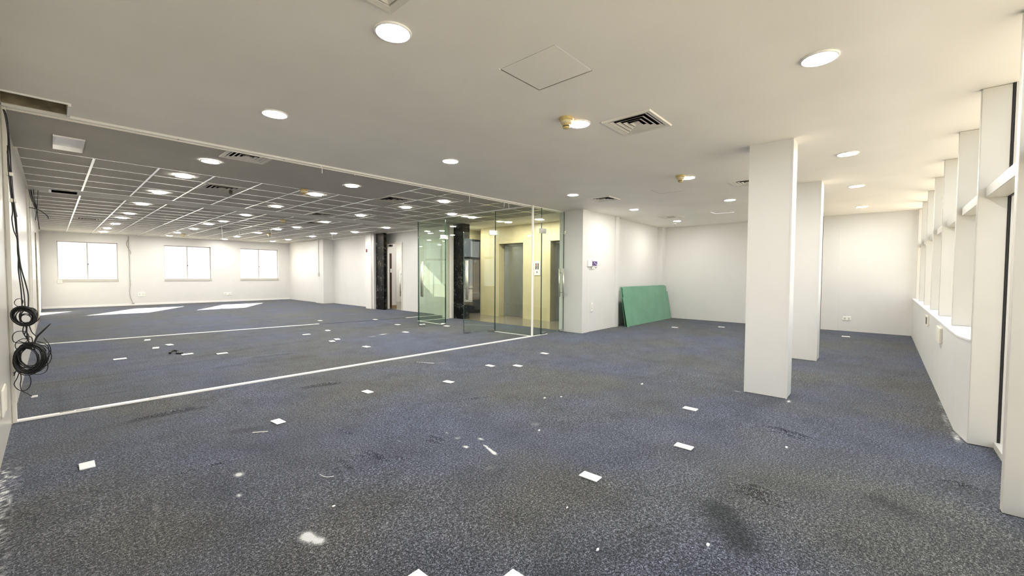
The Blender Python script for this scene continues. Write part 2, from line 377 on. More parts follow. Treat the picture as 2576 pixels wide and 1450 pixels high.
Z1 = [7.20+.616*k for k in range(6)]; Z2 = [10.90+.614*k for k in range(6)]; Z3 = [14.03+.604*k for k in range(13)]; Z0 = [5.42, 5.97, 6.585, 7.20]
VCELL = {(7, 2, 0): 1, (3, 1, 1): 1, (7, 4, 1): 1, (8, 1, 2): 1, (1, 2, 3): 1, (6, 2, 3): 1}   # (column, row, zone) holding a vent
SKIP = {(7, 2, 0), (3, 1, 1), (7, 4, 1), (8, 1, 2), (1, 2, 3), (6, 2, 3)}
tile_me = None; vent_cells = []; stuff = []
for zi, ys in enumerate((Z0, Z1, Z2, Z3)):
    for j, (ya, yb) in enumerate(zip(ys, ys[1:])):
        for i, (xa, xb) in enumerate(zip(XL, XL[1:])):
            if zi == 0 and xa < 4.0: continue
            if (i, j, zi) in SKIP: vent_cells.append((xa, xb, ya, yb)); continue
            if ya > 18.5: stuff.append((xa, xb, ya, yb)); continue
            if tile_me is None:
                def tb(bm): box(bm, -.5, .5, -.5, .5, 0, .012)
                bm = bmesh.new(); tb(bm); tile_me = bpy.data.meshes.new('ceiling_tile'); bm.to_mesh(tile_me); bm.free(); tile_me.materials.append(MATS['ceiling_tile'])
            o = bpy.data.objects.new('ceiling_tile', tile_me); COL.objects.link(o); o.parent = cf
            o.location = ((xa+xb)/2, (ya+yb)/2, .003+random.uniform(0, .003)); o.scale = (xb-xa-.008, yb-ya-.008, 1)
            o.rotation_euler = (random.uniform(-.003, .003), random.uniform(-.003, .003), 0)
obj('ceiling_tile', lambda bm: [box(bm, a+.004, b_-.004, c_+.004, d-.004, H+.004, H+.014) for a, b_, c_, d in stuff], 'ceiling_tile', cf, kind='stuff')
for zi, ys in enumerate((Z0, Z1, Z2, Z3)):
    for x in XL[1:-1]:
        if zi == 0 and x < 4.0: continue
        obj('main_tee', B(x-.012, x+.012, ys[0], ys[-1], H-.004, H+.012), 'tee_white', cf)
    for y in (ys if zi else ys[1:-1]):
        obj('cross_tee', B(4.04 if zi == 0 else -.23, 7.70, y-.010, y+.010, H-.0035, H+.010), 'tee_white', cf)
obj('wall_angle', B(-.25, -.225, 7.20, 21.28, H-.02, H+.005), 'trim_cream', cf)
f_ = FOIL
obj('foil_lining', lambda bm: five(bm, f_[0], f_[1], f_[2], f_[3], H-.014, H+.035), 'silver_foil', cf, label='crumpled silver foil lining of an open duct hole')
s_ = SLOT
obj('slot_lining', lambda bm: five(bm, s_[0]+.03, s_[1], s_[2], s_[3], H-.006, H+.10), 'black_gap', cf)
obj('slot_end', B(s_[0], s_[0]+.03, s_[2], s_[3], H-.014, H+.02), 'track_white', cf)
obj('ceiling', B(-.5, 12.6, -.9, 21.6, H+.50, H+.65), 'concrete', label='unseen slab added above the suspended ceilings to stop light leaks', cat='ceiling', kind=ST)  # unseen slab added so no daylight leaks through the ceiling gaps
obj('ceiling', Bs((7.70, 9.6, 5.42, 9.80, H, H+.02), (7.70, 9.5, 9.80, 14.1, H, H+.02), (7.70, 11.6, 14.1, 16.2, H, H+.02), (7.70, 8.2, 16.2, 21.4, H, H+.02)), 'ceiling_paint', label='plain ceiling over the lift lobby and corridor', cat='ceiling', kind=ST)

# hatches
for i, h in enumerate(HATCH):
    lb = ('faint square access hatch in the plaster ceiling nearest the camera', 'square access hatch in the plaster ceiling behind the second smoke detector', 'far square access hatch in the plaster ceiling beside the near column')[i]
    r = empty('access_hatch', ((h[0]+h[1])/2, (h[2]+h[3])/2, H), lb, 'ceiling hatch', 'access hatches in the plaster ceiling')
    g = ins(h, .006)
    obj('hatch_panel', B(g[0], g[1], g[2], g[3], H+.001, H+.014), 'ceiling_paint', r)
    obj('hatch_frame', lambda bm: [box(bm, *a) for a in ((h[0]-.01, h[1]+.01, h[2]-.01, h[2]+.004, H+.008, H+.03), (h[0]-.01, h[1]+.01, h[3]-.004, h[3]+.01, H+.008, H+.03), (h[0]-.01, h[0]+.004, h[2], h[3], H+.008, H+.03), (h[1]-.004, h[1]+.01, h[2], h[3], H+.008, H+.03))], 'vent_grey', r)
    obj('hatch_backing', B(h[0], h[1], h[2], h[3], H+.03, H+.04), 'black_gap', r)
    if i == 0: obj('hatch_lip', B(h[0]-.012, h[0]+.004, h[3]-.004, h[3]+.008, H-.004, H), 'track_white', r)

# four-way vents
def sqring(bm, cx, cy, a0, b0, z0, a1, b1, z1):
    A = [bm.verts.new((cx+sx*a0, cy+sy*b0, z0)) for sx, sy in ((-1, -1), (1, -1), (1, 1), (-1, 1))]
    C = [bm.verts.new((cx+sx*a1, cy+sy*b1, z1)) for sx, sy in ((-1, -1), (1, -1), (1, 1), (-1, 1))]
    for k in range(4): bm.faces.new((A[k], A[(k+1) % 4], C[(k+1) % 4], C[k]))
def vent(rect, label, n=4, mat='vent_cream', closed=False, group='square ceiling vents'):
    x0, x1, y0, y1 = rect; cx, cy = (x0+x1)/2, (y0+y1)/2; a, b_ = (x1-x0)/2, (y1-y0)/2
    r = empty('ceiling_vent', (cx, cy, H), label, 'vent', group)
    def fr(bm):
        sqring(bm, cx, cy, a, b_, H-.002, a-.006, b_-.006, H-.012); sqring(bm, cx, cy, a-.006, b_-.006, H-.012, a-.042, b_-.042, H-.008)
        sqring(bm, cx, cy, a-.042, b_-.042, H-.008, a-.046, b_-.046, H+.012); sqring(bm, cx, cy, a, b_, H-.002, a, b_, H+.004)
    obj('frame', fr, mat, r)
    if closed:
        obj('cover_plate', B(cx-a+.045, cx+a-.045, cy-b_+.045, cy+b_-.045, H-.002, H+.006), mat, r)
        obj('cover_plate', B(cx-.07, cx+.07, cy-.09, cy+.09, H-.008, H-.002), 'vent_grey', r)
    else:
        step = (min(a, b_)-.05)/n
        for k in range(n):
            o0 = .052+step*k; t0 = step*.52
            if min(a, b_)-o0-t0 < .01: break
            def lv(bm, o0=o0, t0=t0):
                sqring(bm, cx, cy, a-o0, b_-o0, H-.007, a-o0-t0, b_-o0-t0, H+.003)
                sqring(bm, cx, cy, a-o0-.004, b_-o0-.004, H-.007, a-o0-t0-.004, b_-o0-t0-.004, H+.003)
                sqring(bm, cx, cy, a-o0, b_-o0, H-.007, a-o0-.004, b_-o0-.004, H-.007)
            obj('louver', lv, mat, r)
        obj('core_plate', B(cx-.022, cx+.022, cy-.022, cy+.022, H+.0, H+.012), mat, r)
    obj('plenum', lambda bm: five(bm, cx-a+.03, cx+a-.03, cy-b_+.03, cy+b_-.03, H+.004, H+.20), 'black_gap', r)
    return r
vl = ['square four-way air vent with clean cream louvers right of the first smoke detector', 'square air vent in the plaster ceiling in front of the white corner post', 'square air vent half hidden behind the near column',
      'shut square vent with a flat cover plate at the far end of the plaster ceiling', 'square air vent cut off by the top edge of the photo', 'wide square air vent touching the white ceiling track']
for i, v in enumerate(VENTS): vent(v, vl[i], closed=(i == 3), mat='vent_cream')
cl = ['dirty square vent in the tiles just beyond the track by the glass vestibule', 'grimy square vent in the second tile row with a brown stub hanging under it', 'dirty square vent in the middle of the tiled ceiling, before the plain strip',
      'dark square vent in the tiles just beyond the plain strip', 'rusty broken vent in the far tiles near the left wall', 'small far vent in the tiles in line with the middle back window']
vent_cells.sort(key=lambda q: (q[2] > 7.1, q[2]))
for i, q in enumerate(vent_cells):
    r = vent((q[0]+.03, q[1]-.03, q[2]+.03, q[3]-.03), cl[i], n=4, mat='vent_grey', group='square vents in the tiled ceiling')
    x0, x1, y0, y1 = q
    obj('infill_panel', lambda bm: [box(bm, *a) for a in ((x0, x1, y0, y0+.035, H+.002, H+.012), (x0, x1, y1-.035, y1, H+.002, H+.012), (x0, x0+.035, y0, y1, H+.002, H+.012), (x1-.035, x1, y0, y1, H+.002, H+.012))], 'vent_grey', r)
    if i == 1: obj('stub', lambda bm: lathe(bm, [(0, 0), (.022, 0), (.03, -.03), (.02, -.06), (0, -.06)], (2.05, 8.22, H-.005), 12), 'duct_brown', r)

# ---------------------------------------------------------------- downlights
NEAR = [(1.34, 2.13), (1.33, 3.98), (3.3, .34), (3.31, 4.0), (3.273, 2.12), (6.11, 4.07), (8.32, 3.99), (6.10, 2.118), (8.4, 2.15), (10.81, 4.0), (6.08, .34), (8.35, .35), (10.92, .36)]
FAR = [(1.35, 6.26), (1.3, 7.53), (1.28, 9.38), (1.26, 11.23), (1.26, 13.3), (1.24, 14.51), (1.26, 16.46), (1.21, 18.3), (1.24, 20.02), (3.21, 6.3), (3.16, 7.51), (3.16, 9.46), (3.16, 11.44), (3.14, 13.34), (3.05, 14.44), (3.07, 16.4), (2.97, 18.33), (3.02, 20.18),
       (5.07, 6.32), (5.01, 7.51), (4.99, 9.37), (5.0, 11.32), (5.02, 13.33), (4.85, 14.42), (4.85, 16.24), (4.82, 18.61), (4.86, 20.46), (6.27, 7.53), (6.84, 11.29), (6.88, 13.32), (6.64, 14.37), (6.66, 16.19), (6.64, 18.55), (6.54, 20.04)]
VEST = [(6.95, 7.57), (8.21, 7.52), (8.29, 6.54), (8.25, 9.40), (9.0, 12.3), (9.9, 14.9), (10.9, 15.1)]  # last two are added lights that brighten the deep corridor
ORD = ['first', 'second', 'third', 'fourth', 'fifth', 'sixth', 'seventh', 'eighth', 'ninth', 'tenth']
def make_light():
    r = empty('downlight', (0, 0, H), 'x', 'downlight')
    obj('trim_ring', lambda bm: lathe(bm, [(.104, .002), (.104, -.004), (.100, -.008), (.092, -.008), (.087, -.003), (.087, .002)], (0, 0, H-.002), 40), 'plate_white', r)
    obj('diffuser', lambda bm: lathe(bm, [(0, -.012), (.062, -.010), (.0865, -.003)], (0, 0, H-.002), 32), 'lamp_glow', r)
    return r
light0 = make_light(); used = [False]
def place_light(x, y, label, group, z=H):
    if not used[0]:
        used[0] = True; light0.location = (x, y, z); light0['label'] = label; light0['group'] = group; return
    dup(light0, (x, y, z), label, group)
rows = [(.35, 'row by the windows'), (2.14, 'middle row'), (4.0, 'row by the track')]
for ry, rn in rows:
    for k, (x, y) in enumerate(sorted(p for p in NEAR if abs(p[1]-ry) < .4)):
        place_light(x, y, f'lit downlight in the plaster ceiling, {rn}, {ORD[k]} from camera', 'downlights in the plaster ceiling')
cols = [(1.28, 'leftmost line'), (3.1, 'second line from left'), (4.95, 'third line from left'), (6.65, 'rightmost line')]
for cx, cn in cols:
    for k, (x, y) in enumerate(sorted((p for p in FAR if abs(p[0]-cx) < .5), key=lambda p: p[1])):
        place_light(x, y, f'lit downlight in the far ceiling, {cn}, {ORD[k]} beyond the track', 'downlights in the far ceiling', H-.004)
for (x, y), lb in zip(VEST, ('lit round downlight inside the glass vestibule near its open doors', 'lit round downlight in the lobby ceiling in front of the near lift', 'lit round downlight in the lobby ceiling above the call panel', 'lit round downlight in the lobby ceiling by the dark window', 'lit downlight in the corridor just inside the far doorway', 'left downlight added to brighten the deep corridor beyond the far doorway', 'right downlight added to brighten the deep corridor beyond the far doorway')):
    place_light(x, y, lb, 'downlights behind the glass', H-.004)

# smoke detectors
DET = [(3.083, 2.13), (5.91, 2.15), (2.82, 7.17), (4.07, 11.72), (5.19, 16.28), (3.23, 18.91)]
dl = ['yellowed smoke detector beside the first plaster ceiling vent', 'yellowed smoke detector in the plaster ceiling further from the camera', 'yellow smoke detector at the near edge of the ceiling tiles', 'brown smoke detector in the tiles beyond the plain strip', 'small brown smoke detector far off in the middle of the tiles', 'small brown smoke detector by the back wall above the middle window']
def make_det():
    r = empty('smoke_detector', (0, 0, H), 'x', 'smoke detector', 'yellowed smoke detectors')
    obj('mounting_base', lambda bm: lathe(bm, [(0, 0), (.062, 0), (.066, -.006), (.060, -.026), (.052, -.028), (0, -.028)], (0, 0, H), 28), 'detector_yellow', r)
    obj('body', lambda bm: lathe(bm, [(.052, -.028), (.054, -.040), (.046, -.052), (.040, -.056), (0, -.056)], (0, 0, H), 28), 'detector_pale', r)
    h = obj('sensor_cap', lambda bm: lathe(bm, [(.030, -.056), (.032, -.060), (.032, -.084), (.028, -.092), (0, -.092)], (0, 0, H), 24), 'detector_yellow', r)
    obj('sensor_slot', lambda bm: lathe(bm, [(.0325, -.070), (.0332, -.072), (.0332, -.078), (.0325, -.080)], (0, 0, H), 24), 'duct_brown', h)
    obj('indicator', lambda bm: lathe(bm, [(0, 0), (.006, 0), (.006, -.006), (0, -.007)], (.044, -.012, H-.05), 10), 'red_mark', r)
    return r
d0 = make_det()
for i, (x, y) in enumerate(DET):
    if i == 0: d0.location = (x, y, H); d0['label'] = dl[0]
    else: dup(d0, (x, y, H-(.004 if y > 5 else 0)), dl[i])
r = empty('ceiling_sensor', (11.28, 4.23, H), 'tiny white sensor on the plaster ceiling at its far end', 'sensor')
obj('body', lambda bm: lathe(bm, [(0, 0), (.04, 0), (.038, -.02), (.02, -.035), (0, -.035)], (11.28, 4.23, H), 20), 'plate_white', r)
obj('lens', lambda bm: lathe(bm, [(.014, -.035), (.014, -.045), (0, -.05)], (11.28, 4.23, H), 14), 'duct_brown', r)

# ---------------------------------------------------------------- walls
HW = H+.02
obj('wall_left', B(-.40, -.25, -.9, 21.5, 0, H+.5), 'left_paint', label='cream painted left wall running from the camera to the back windows', cat='wall', kind=ST)
WIN = [(.14, 1.67), (3.01, 4.545), (5.62, 7.17)]; WZ = (.94, 2.345)
def back(bm):
    xs = [-.3]+[v for w_ in WIN for v in w_]+[8.1]
    for a, b_ in zip(xs[0::2], xs[1::2]): box(bm, a, b_, 21.28, 21.52, 0, H+.5)
    for a, b_ in WIN: box(bm, a, b_, 21.28, 21.52, 0, WZ[0]); box(bm, a, b_, 21.28, 21.52, WZ[1], H+.5)
obj('wall_back', back, 'wall_paint', label='cream back wall with three square windows', cat='wall', kind=ST)
obj('baseboard_back', B(-.24, 7.64, 21.262, 21.279, 0.002, .07), 'track_white', label='low white skirting along the back wall', cat='skirting', kind=ST)
wl = ['left one of three two-pane back windows', 'middle one of three two-pane back windows', 'right hand one of three two-pane back windows']
for i, (a, b_) in enumerate(WIN):
    r = empty(f'window_{i+1}', ((a+b_)/2, 21.4, WZ[0]), wl[i]+' full of white daylight', 'window', 'back wall windows', ST)
    z0, z1 = WZ[0]+.055, WZ[1]-.012; m = (a+b_)/2-.03
    obj('frame', Bs((a, b_, 21.36, 21.42, z1-.02, WZ[1]), (a, b_, 21.36, 21.42, WZ[0], z0+.02), (a, a+.025, 21.36, 21.42, z0, z1), (b_-.025, b_, 21.36, 21.42, z0, z1)), 'grey_frame', r)
    obj('mullion', B(m-.017, m+.017, 21.35, 21.41, z0, z1), 'grey_frame', r)
    lk = obj('latch', Bb((m+.005, m+.03, 21.335, 21.355, 1.53, 1.57), .004), 'black_rubber', r)
    obj('pane', B(a+.025, m-.017, 21.385, 21.391, z0+.02, z1-.02), 'glass_clear', r)
    obj('pane', B(m+.017, b_-.025, 21.375, 21.381, z0+.02, z1-.02), 'glass_clear', r)
    obj('sill', B(a-.005, b_+.005, 21.262, 21.36, WZ[0]-.02, WZ[0]+.075), 'sill_grey', r)
# side wall of the far half
obj('wall_right', B(7.65, 8.2, 18.03, 21.4, 0, H+.5), 'wall_paint', label='white far right wall next to the back windows', cat='wall', kind=ST)
obj('wall_right', B(7.53, 8.2, 17.28, 18.03, 0, H+.5), 'wall_paint', label='white square pilaster on the far right wall', cat='pilaster', kind=ST)
obj('wall_right', B(7.95, 8.2, 13.95, 17.28, 0, H+.5), 'wall_paint', label='white wall between the pilaster and the far black pillar', cat='wall', kind=ST)
obj('wall_right', Bs((7.60, 8.2, 13.58, 13.95, 0, H+.5), (7.66, 8.2, 13.42, 13.58, 0, H+.5), (7.60, 8.2, 13.385, 13.42, 0, H+.5)), 'wall_paint', label='white grooved jamb left of the far black pillar', cat='wall', kind=ST)
def doorwall(bm):
    box(bm, 8.03, 8.07, 10.36, 12.25, 0, H+.5); box(bm, 8.03, 8.07, 12.25, 13.17, 2.34, H+.5); box(bm, 7.92, 8.16, 9.45, 10.36, 0, H+.5); box(bm, 8.03, 8.07, 13.17, 13.42, 0, H+.5)
obj('wall_right', doorwall, 'wall_paint', label='white wall with the open far doorway', cat='wall', kind=ST)
obj('wall_right', Bs((7.52, 8.0, 9.30, 9.45, 0, H), (7.58, 8.0, 9.12, 9.30, 0, H)), 'trim_cream', label='cream stepped jamb beside the nearer black pillar', cat='wall', kind=ST)
def pillar(name, x0, x1, y0, y1, label):
    r = empty(name, ((x0+x1)/2, (y0+y1)/2, 0), label, 'pillar', 'black marble pillars')
    obj('core', B(x0+.012, x1-.012, y0+.012, y1-.012, 0, H), 'black_gap', r)
    hts = [0, .43, .87, 1.31, 1.75, 2.2, H-.003]
    for a, b_ in zip(hts, hts[1:]):
        obj('marble_tile', B(x0, x1, y0, y1, a+.002, b_-.002), 'black_marble', r)
pillar('marble_pillar', 7.68, 7.79, 12.86, 13.38, 'far black marble pillar with white veins beside the doorway')
pillar('marble_pillar', 7.66, 7.90, 8.71, 9.12, 'nearer black marble pillar with white veins behind the glass doors')
# wall with the leaning glass, columns, right wall
def dwall(bm):
    box(bm, 7.60, 7.86, 4.80, 5.40, 0, HW); box(bm, 7.86, 9.07, 4.825, 5.40, 0, HW); box(bm, 9.07, 9.24, 4.80, 5.40, 0, HW); box(bm, 9.24, 11.95, 4.97, 5.40, 0, HW); box(bm, 11.95, 12.4, 4.83, 5.40, 0, HW)
obj('wall_front', dwall, 'wall_paint', label='cream wall with pilasters behind the green glass sheets', cat='wall', kind=ST)
obj('wall_right', Bs((12.19, 12.45, -.72, 5.40, 0, HW), (12.15, 12.2, -.72, .76, 0, HW), (12.13, 12.2, .76, 1.08, 0, HW)), 'wall_paint', label='cream end wall behind the columns', cat='wall', kind=ST)
obj('brown_strip_1', B(12.165, 12.2, 1.08, 1.15, 0, HW-.02), 'flat_brown', label='narrow brown strip on the end wall behind the far column', cat='trim', kind=ST)  # brown strip drawn over a narrow dark band of the end wall
for (x0, x1, y0, y1), lb in (((5.03, 5.30, .71, 1.10), 'near square white column in the middle of the office'), ((7.56, 7.90, .71, 1.10), 'further square white column behind the near one')):
    def cb(bm): box(bm, x0, x1, y0, y1, 0, HW); bev(bm, .006, 1)
    o = obj('column', cb, 'wall_paint', loc=((x0+x1)/2, (y0+y1)/2, 0), label=lb, cat='column', kind=ST)
    obj('corner_bead', Bs((x0-.003, x0+.012, y0-.003, y0+.012, 0.002, H), (x0-.003, x0+.012, y1-.012, y1+.003, .002, H)), 'wall_paint', o)

# ---------------------------------------------------------------- window wall on the right
obj('wall_front', lambda bm: prism(bm, [(12.25, -.47), (4.97, -.465), (4.66, -.508), (4.66, -.66), (12.25, -.66)], 0, .78), 'wall_paint', label='low cream parapet under the right hand windows', cat='wall', kind=ST)
obj('trim_2', lambda bm: prism(bm, [(12.19, -.462), (4.97, -.458), (4.67, -.50), (4.67, -.655), (12.19, -.655)], .781, .795), 'sill_stone', label='white window ledge on the low parapet', cat='sill', kind=ST)
FX = [-.31, .93, 2.17, 3.39, 4.63, 5.86, 7.15, 8.355, 9.60, 10.92, 11.98]
ww = empty('window_4', (4.63, -.66, 0), 'tall right hand window wall with deep cream fins and cross rails', 'window wall', kind=ST)
for k, x in enumerate(FX):
    z0 = .796 if x > 4.7 else .004
    obj('fin', Bb((x, x+.06, -.655, -.508, z0, H-.002), .003, 1), 'fin_paint', ww)
    obj('gasket', B(x-.004, x+.064, -.668, -.656, z0, H-.002), 'black_rubber', ww)
    obj('outer_frame', B(x-.012, x+.072, -.715, -.669, 0, H), 'fin_paint', ww)
for a, b_ in zip(FX, FX[1:]+[12.19]):
    if b_-a < .3: continue
    lo = .796 if a > 4.5 else .05
    if a < 0: pass
    obj('transom', Bb((a+.061, b_-.001, -.655, -.545, 1.855, 1.935), .003, 1), 'fin_paint', ww)
    obj('gasket', B(a+.064, b_-.004, -.668, -.656, 1.85, 1.862), 'black_rubber', ww)
    obj('bottom_rail', B(a+.061, b_-.001, -.70, -.64, lo-.05+.002, lo), 'fin_paint', ww)
    obj('outer_transom', B(a+.072, b_-.012, -.70, -.669, 1.86, 1.93), 'fin_paint', ww)
    obj('pane', B(a+.06, b_, -.688, -.682, lo, 1.86), 'glass_clear', ww)
    obj('pane', B(a+.06, b_, -.688, -.682, 1.93, H), 'glass_clear', ww)
obj('balcony_parapet', lambda bm: [box(bm, -3, 14, -2.6, -2.45, -.9, -.05), box(bm, -3, 14, -2.64, -2.41, -.05, .02), box(bm, -3, 14, -2.45, -.72, -.95, -.85)], 'ledge_cream', loc=(4, -2.5, -.9), label='cream ledge outside the right hand windows', cat='ledge')
rr = empty('balcony_railing', (4, -2.5, .02), 'thin grey railing on the cream ledge outside', 'railing')
obj('top_rail', lambda bm: tube(bm, [(-3, -2.52, .62), (14, -2.52, .62)], .02), 'grey_frame', rr)
for k in range(12): obj('post', lambda bm: tube(bm, [(-2.5+1.4*k, -2.52, .02), (-2.5+1.4*k, -2.52, .62)], .015), 'grey_frame', rr)

# boxes on the parapet
r = empty('wall_box', (8.0, -.47, .62), 'open electrical box hole on the parapet, further along', 'electrical box')
obj('back_box', Bb((7.80, 8.12, -.466, -.45, .60, .74), .004), 'plastic_cream', r)
obj('cavity', B(7.86, 8.02, -.45, -.447, .625, .715), 'duct_brown', r)
r = empty('wall_box', (6.25, -.47, .60), 'cream cover box on the parapet, nearer the camera', 'electrical box')
obj('cover', Bb((6.10, 6.45, -.466, -.442, .575, .74), .006), 'plastic_cream', r)
obj('side_plate', B(6.095, 6.10, -.464, -.446, .59, .725), 'trim_cream', r)

# ---------------------------------------------------------------- old partition tracks
def seg(name, p, q, wd, z0, z1, mat, label, cat):
    return obj(name, lambda bm: bar(bm, p, q, wd, z0, z1), mat, loc=((p[0]+q[0])/2, (p[1]+q[1])/2, z0), label=label, cat=cat, kind=ST)
t3 = seg('trim_3', (-.235, 5.445), (6.50, 5.295), .062, .0025, .016, 'track_white', 'long white floor track of the removed glass partition', 'floor track')
obj('dent', lambda bm: [bar(bm, (x, y), (x+.09, y-.002), .012, .016, .0175) for x, y in ((.12, 5.425), (.02, 5.448), (.62, 5.42))], 'duct_brown', t3)
t4 = seg('trim_4', (-.245, 5.445), (7.62, 5.345), .055, H-.022, H-.0005, 'track_white', 'long cream ceiling track of the removed glass partition', 'ceiling track')
obj('track_lip', lambda bm: bar(bm, (-.245, 5.475), (7.62, 5.375), .012, H-.034, H-.022), 'trim_cream', t4)
for x in (.9, 1.9, 2.9, 3.9, 4.9): obj('screw', lambda bm: lathe(bm, [(0, 0), (.006, 0), (.006, -.003), (0, -.004)], (x, 5.43-.0127*x, H-.022), 8), 'duct_brown', t4)
for nm, pts, lb in (('w', [(2.33, 5.39, H-.03), (2.345, 5.385, H-.035), (2.345, 5.385, H-.11)], 'short white wire stub under the ceiling track, leftmost'), ('w', [(2.78, 5.385, H-.03), (2.785, 5.38, H-.06)], 'tiny white wire end under the ceiling track, second from left'),
                    ('w', [(4.83, 5.36, H-.03), (4.85, 5.355, H-.035), (4.85, 5.355, H-.16)], 'white wire stub hanging from the track above the glass doors'), ('w', [(5.72, 5.35, H-.13), (5.73, 5.35, H-.06), (5.76, 5.35, H-.045), (5.83, 5.35, H-.045), (5.85, 5.35, H-.06), (5.855, 5.35, H-.14)], 'bent white wire loop hanging from the track near the corner post')):
    obj('wire_stub', lambda bm: tube(bm, smooth_path(pts, 4), .005, 6), 'track_white', loc=pts[0], label=lb, cat='wire')
seg('trim_5', (-.24, 10.92), (4.42, 10.42), .05, .0025, .012, 'track_white', 'thin white floor track across the far carpet', 'floor track')
seg('trim_6', (4.42, 10.42), (6.75, 10.13), .03, .001, .005, 'black_rubber', 'dark groove carrying on from the far floor track', 'floor track')
seg('trim_7', (6.75, 10.13), (7.9, 10.05), .05, .0025, .012, 'track_white', 'short white floor track by the far white wall', 'floor track')
# posts and strips on the left wall
lp = obj('trim_8', Bs((-.249, -.222, 5.405, 5.475, .003, H-.03),), 'trim_cream', label='cream vertical channel where the partition met the left wall', cat='wall channel', kind=ST)
obj('channel_slot', B(-.2495, -.243, 5.375, 5.394, .003, H-.03), 'vent_grey', lp)
obj('trim_9', Bs((-.249, -.225, 10.45, 10.60, .003, H-.03), (-.249, -.215, 10.75, 10.95, .003, H-.03)), 'trim_cream', label='cream vertical channel further along the left wall', cat='wall channel', kind=ST)
obj('brown_strip_2', B(-.249, -.232, 15.3, 15.5, .003, 2.22), 'dusty_brown', label='brown vertical strip on the left wall near the back window', cat='trim', kind=ST)  # brown strip drawn where the left wall has a dark upright band

# ---------------------------------------------------------------- glass vestibule and its doors
gp = empty('glass_partition', (6.52, 5.30, 0), 'green tinted glass enclosure with a white corner post around the lobby entrance', 'glass partition')
def pane(name, p, q, z0, z1, parent, edges=True, th=.012):
    ew = .8 if name == 'glass_leaf' else .35
    o = obj(name, lambda bm: bar(bm, p, q, th, z0, z1), 'glass_green', parent)
    p_, q_ = Vector(p), Vector(q); d = (q_-p_).normalized()*.006
    if edges:
        for e in (p_, q_): obj('glass_edge', lambda bm: bar(bm, tuple(e-d*ew), tuple(e+d*ew), th*1.05, z0, z1), 'glass_edge', o)
    return o
ZT = 2.165
P0 = (6.52, 5.30); PH1 = (6.50, 6.33); PH2 = (6.47, 8.02); PC = (6.53, 9.23); PW = (7.60, 9.14); F1 = (6.80, 5.295); F2 = (7.60, 5.28)
obj('corner_post', Bb((6.503, 6.537, 5.283, 5.317, .003, H-.002), .004, 1), 'track_white', gp)
pane('fixed_pane', (6.54, 5.30), F1, .01, H-.02, gp); pane('fixed_pane', (6.52, 5.32), PH1, .01, H-.02, gp)
pane('transom_pane', (PH1[0], PH1[1]+.006), (PH2[0], PH2[1]-.006), ZT+.012, H-.02, gp); pane('transom_pane', (F1[0]+.006, F1[1]), (7.595, 5.28), ZT+.012, H-.02, gp)
pane('fixed_pane', PH2, PC, .01, H-.02, gp); pane('fixed_pane', (6.545, 9.23), (7.52, 9.15), .01, H-.02, gp)
obj('ceiling_track', lambda bm: (bar(bm, (6.52, 5.32), PH2, .03, H-.022, H-.002), bar(bm, PH2, PC, .03, H-.022, H-.002), bar(bm, PC, (7.52, 9.15), .03, H-.022, H-.002)), 'track_white', gp)
obj('floor_track', lambda bm: bar(bm, (6.52, 5.32), PH1, .034, .003, .012), 'track_white', gp)
obj('floor_track', lambda bm: bar(bm, PH2, PC, .034, .003, .012), 'track_white', gp); obj('floor_track', lambda bm: bar(bm, PC, (7.52, 9.15), .034, .003, .012), 'track_white', gp)
obj('floor_track', lambda bm: bar(bm, (6.54, 5.293), (7.0, 5.285), .03, .003, .012), 'track_white', gp)
def leaf(name, hinge, free, label, hz=(1.40, .78), fit='steel', hfit='gold_steel', hoff=.07):
    h = Vector(hinge); f = Vector(free); d = (f-h).normalized(); n = Vector((-d.y, d.x)); Lw = (f-h).length
    r = empty(name, (h.x, h.y, 0), label, 'glass door', 'frameless glass doors')
    pane('glass_leaf', tuple(h), tuple(f), .012, ZT, r)
    def blk(bm, s0, s1, z0, z1, th=.034):
        bar(bm, tuple(h+d*s0), tuple(h+d*s1), th, z0, z1)
    obj('top_patch', lambda bm: (blk(bm, -.06, .13, ZT-.045, ZT+.055), bev(bm, .004, 1)), fit, r)
    obj('bottom_patch', lambda bm: (blk(bm, .0, .14, .004, .055), bev(bm, .003, 1)), fit, r)
    obj('lock_patch', lambda bm: (blk(bm, Lw-.15, Lw, .006, .058), bev(bm, .003, 1)), fit, r)
    for s in (-1, 1):
        c_ = h+d*(Lw-hoff)+n*.055*s
        g = obj('pull_handle', lambda bm: tube(bm, [(c_.x, c_.y, hz[1]), (c_.x, c_.y, hz[0])], .018, 14), hfit, r)
        for z in (hz[1]+.09, hz[0]-.09):
            e = h+d*(Lw-hoff)+n*.006*s
            obj('stand_off', lambda bm: tube(bm, [(e.x, e.y, z), (c_.x, c_.y, z)], .008, 8), 'steel', g)
    return r
leaf('door_1', (6.49, 6.34), (5.87, 6.655), 'open glass door leaf nearer the corner post, swung into the office', hz=(1.56, .72))
leaf('door_2', (6.47, 8.00), (5.85, 8.235), 'open glass door leaf further from the corner post, swung into the office', hz=(1.56, .72))
leaf('door_3', (6.81, 5.294), (7.585, 5.28), 'closed glass door leaf between the corner post and the cream wall', hz=(1.40, .78))
r = empty('strike_plate', (7.595, 5.28, 2.15), 'small steel stop on the cream wall above the closed glass door', 'door stop')
obj('bracket', Bb((7.575, 7.5995, 5.225, 5.262, 2.15, 2.22), .003, 1), 'gold_steel', r); obj('pin', Bb((7.56, 7.578, 5.225, 5.25, 2.17, 2.19), .003, 1), 'steel', r)
r = empty('socket_plate', (7.52, 9.38, 1.40), 'metal twin switch plate on the jamb behind the open glass door', 'switch')
obj('plate', Bb((7.505, 7.52, 9.31, 9.44, 1.36, 1.52), .003, 1), 'gold_steel', r)
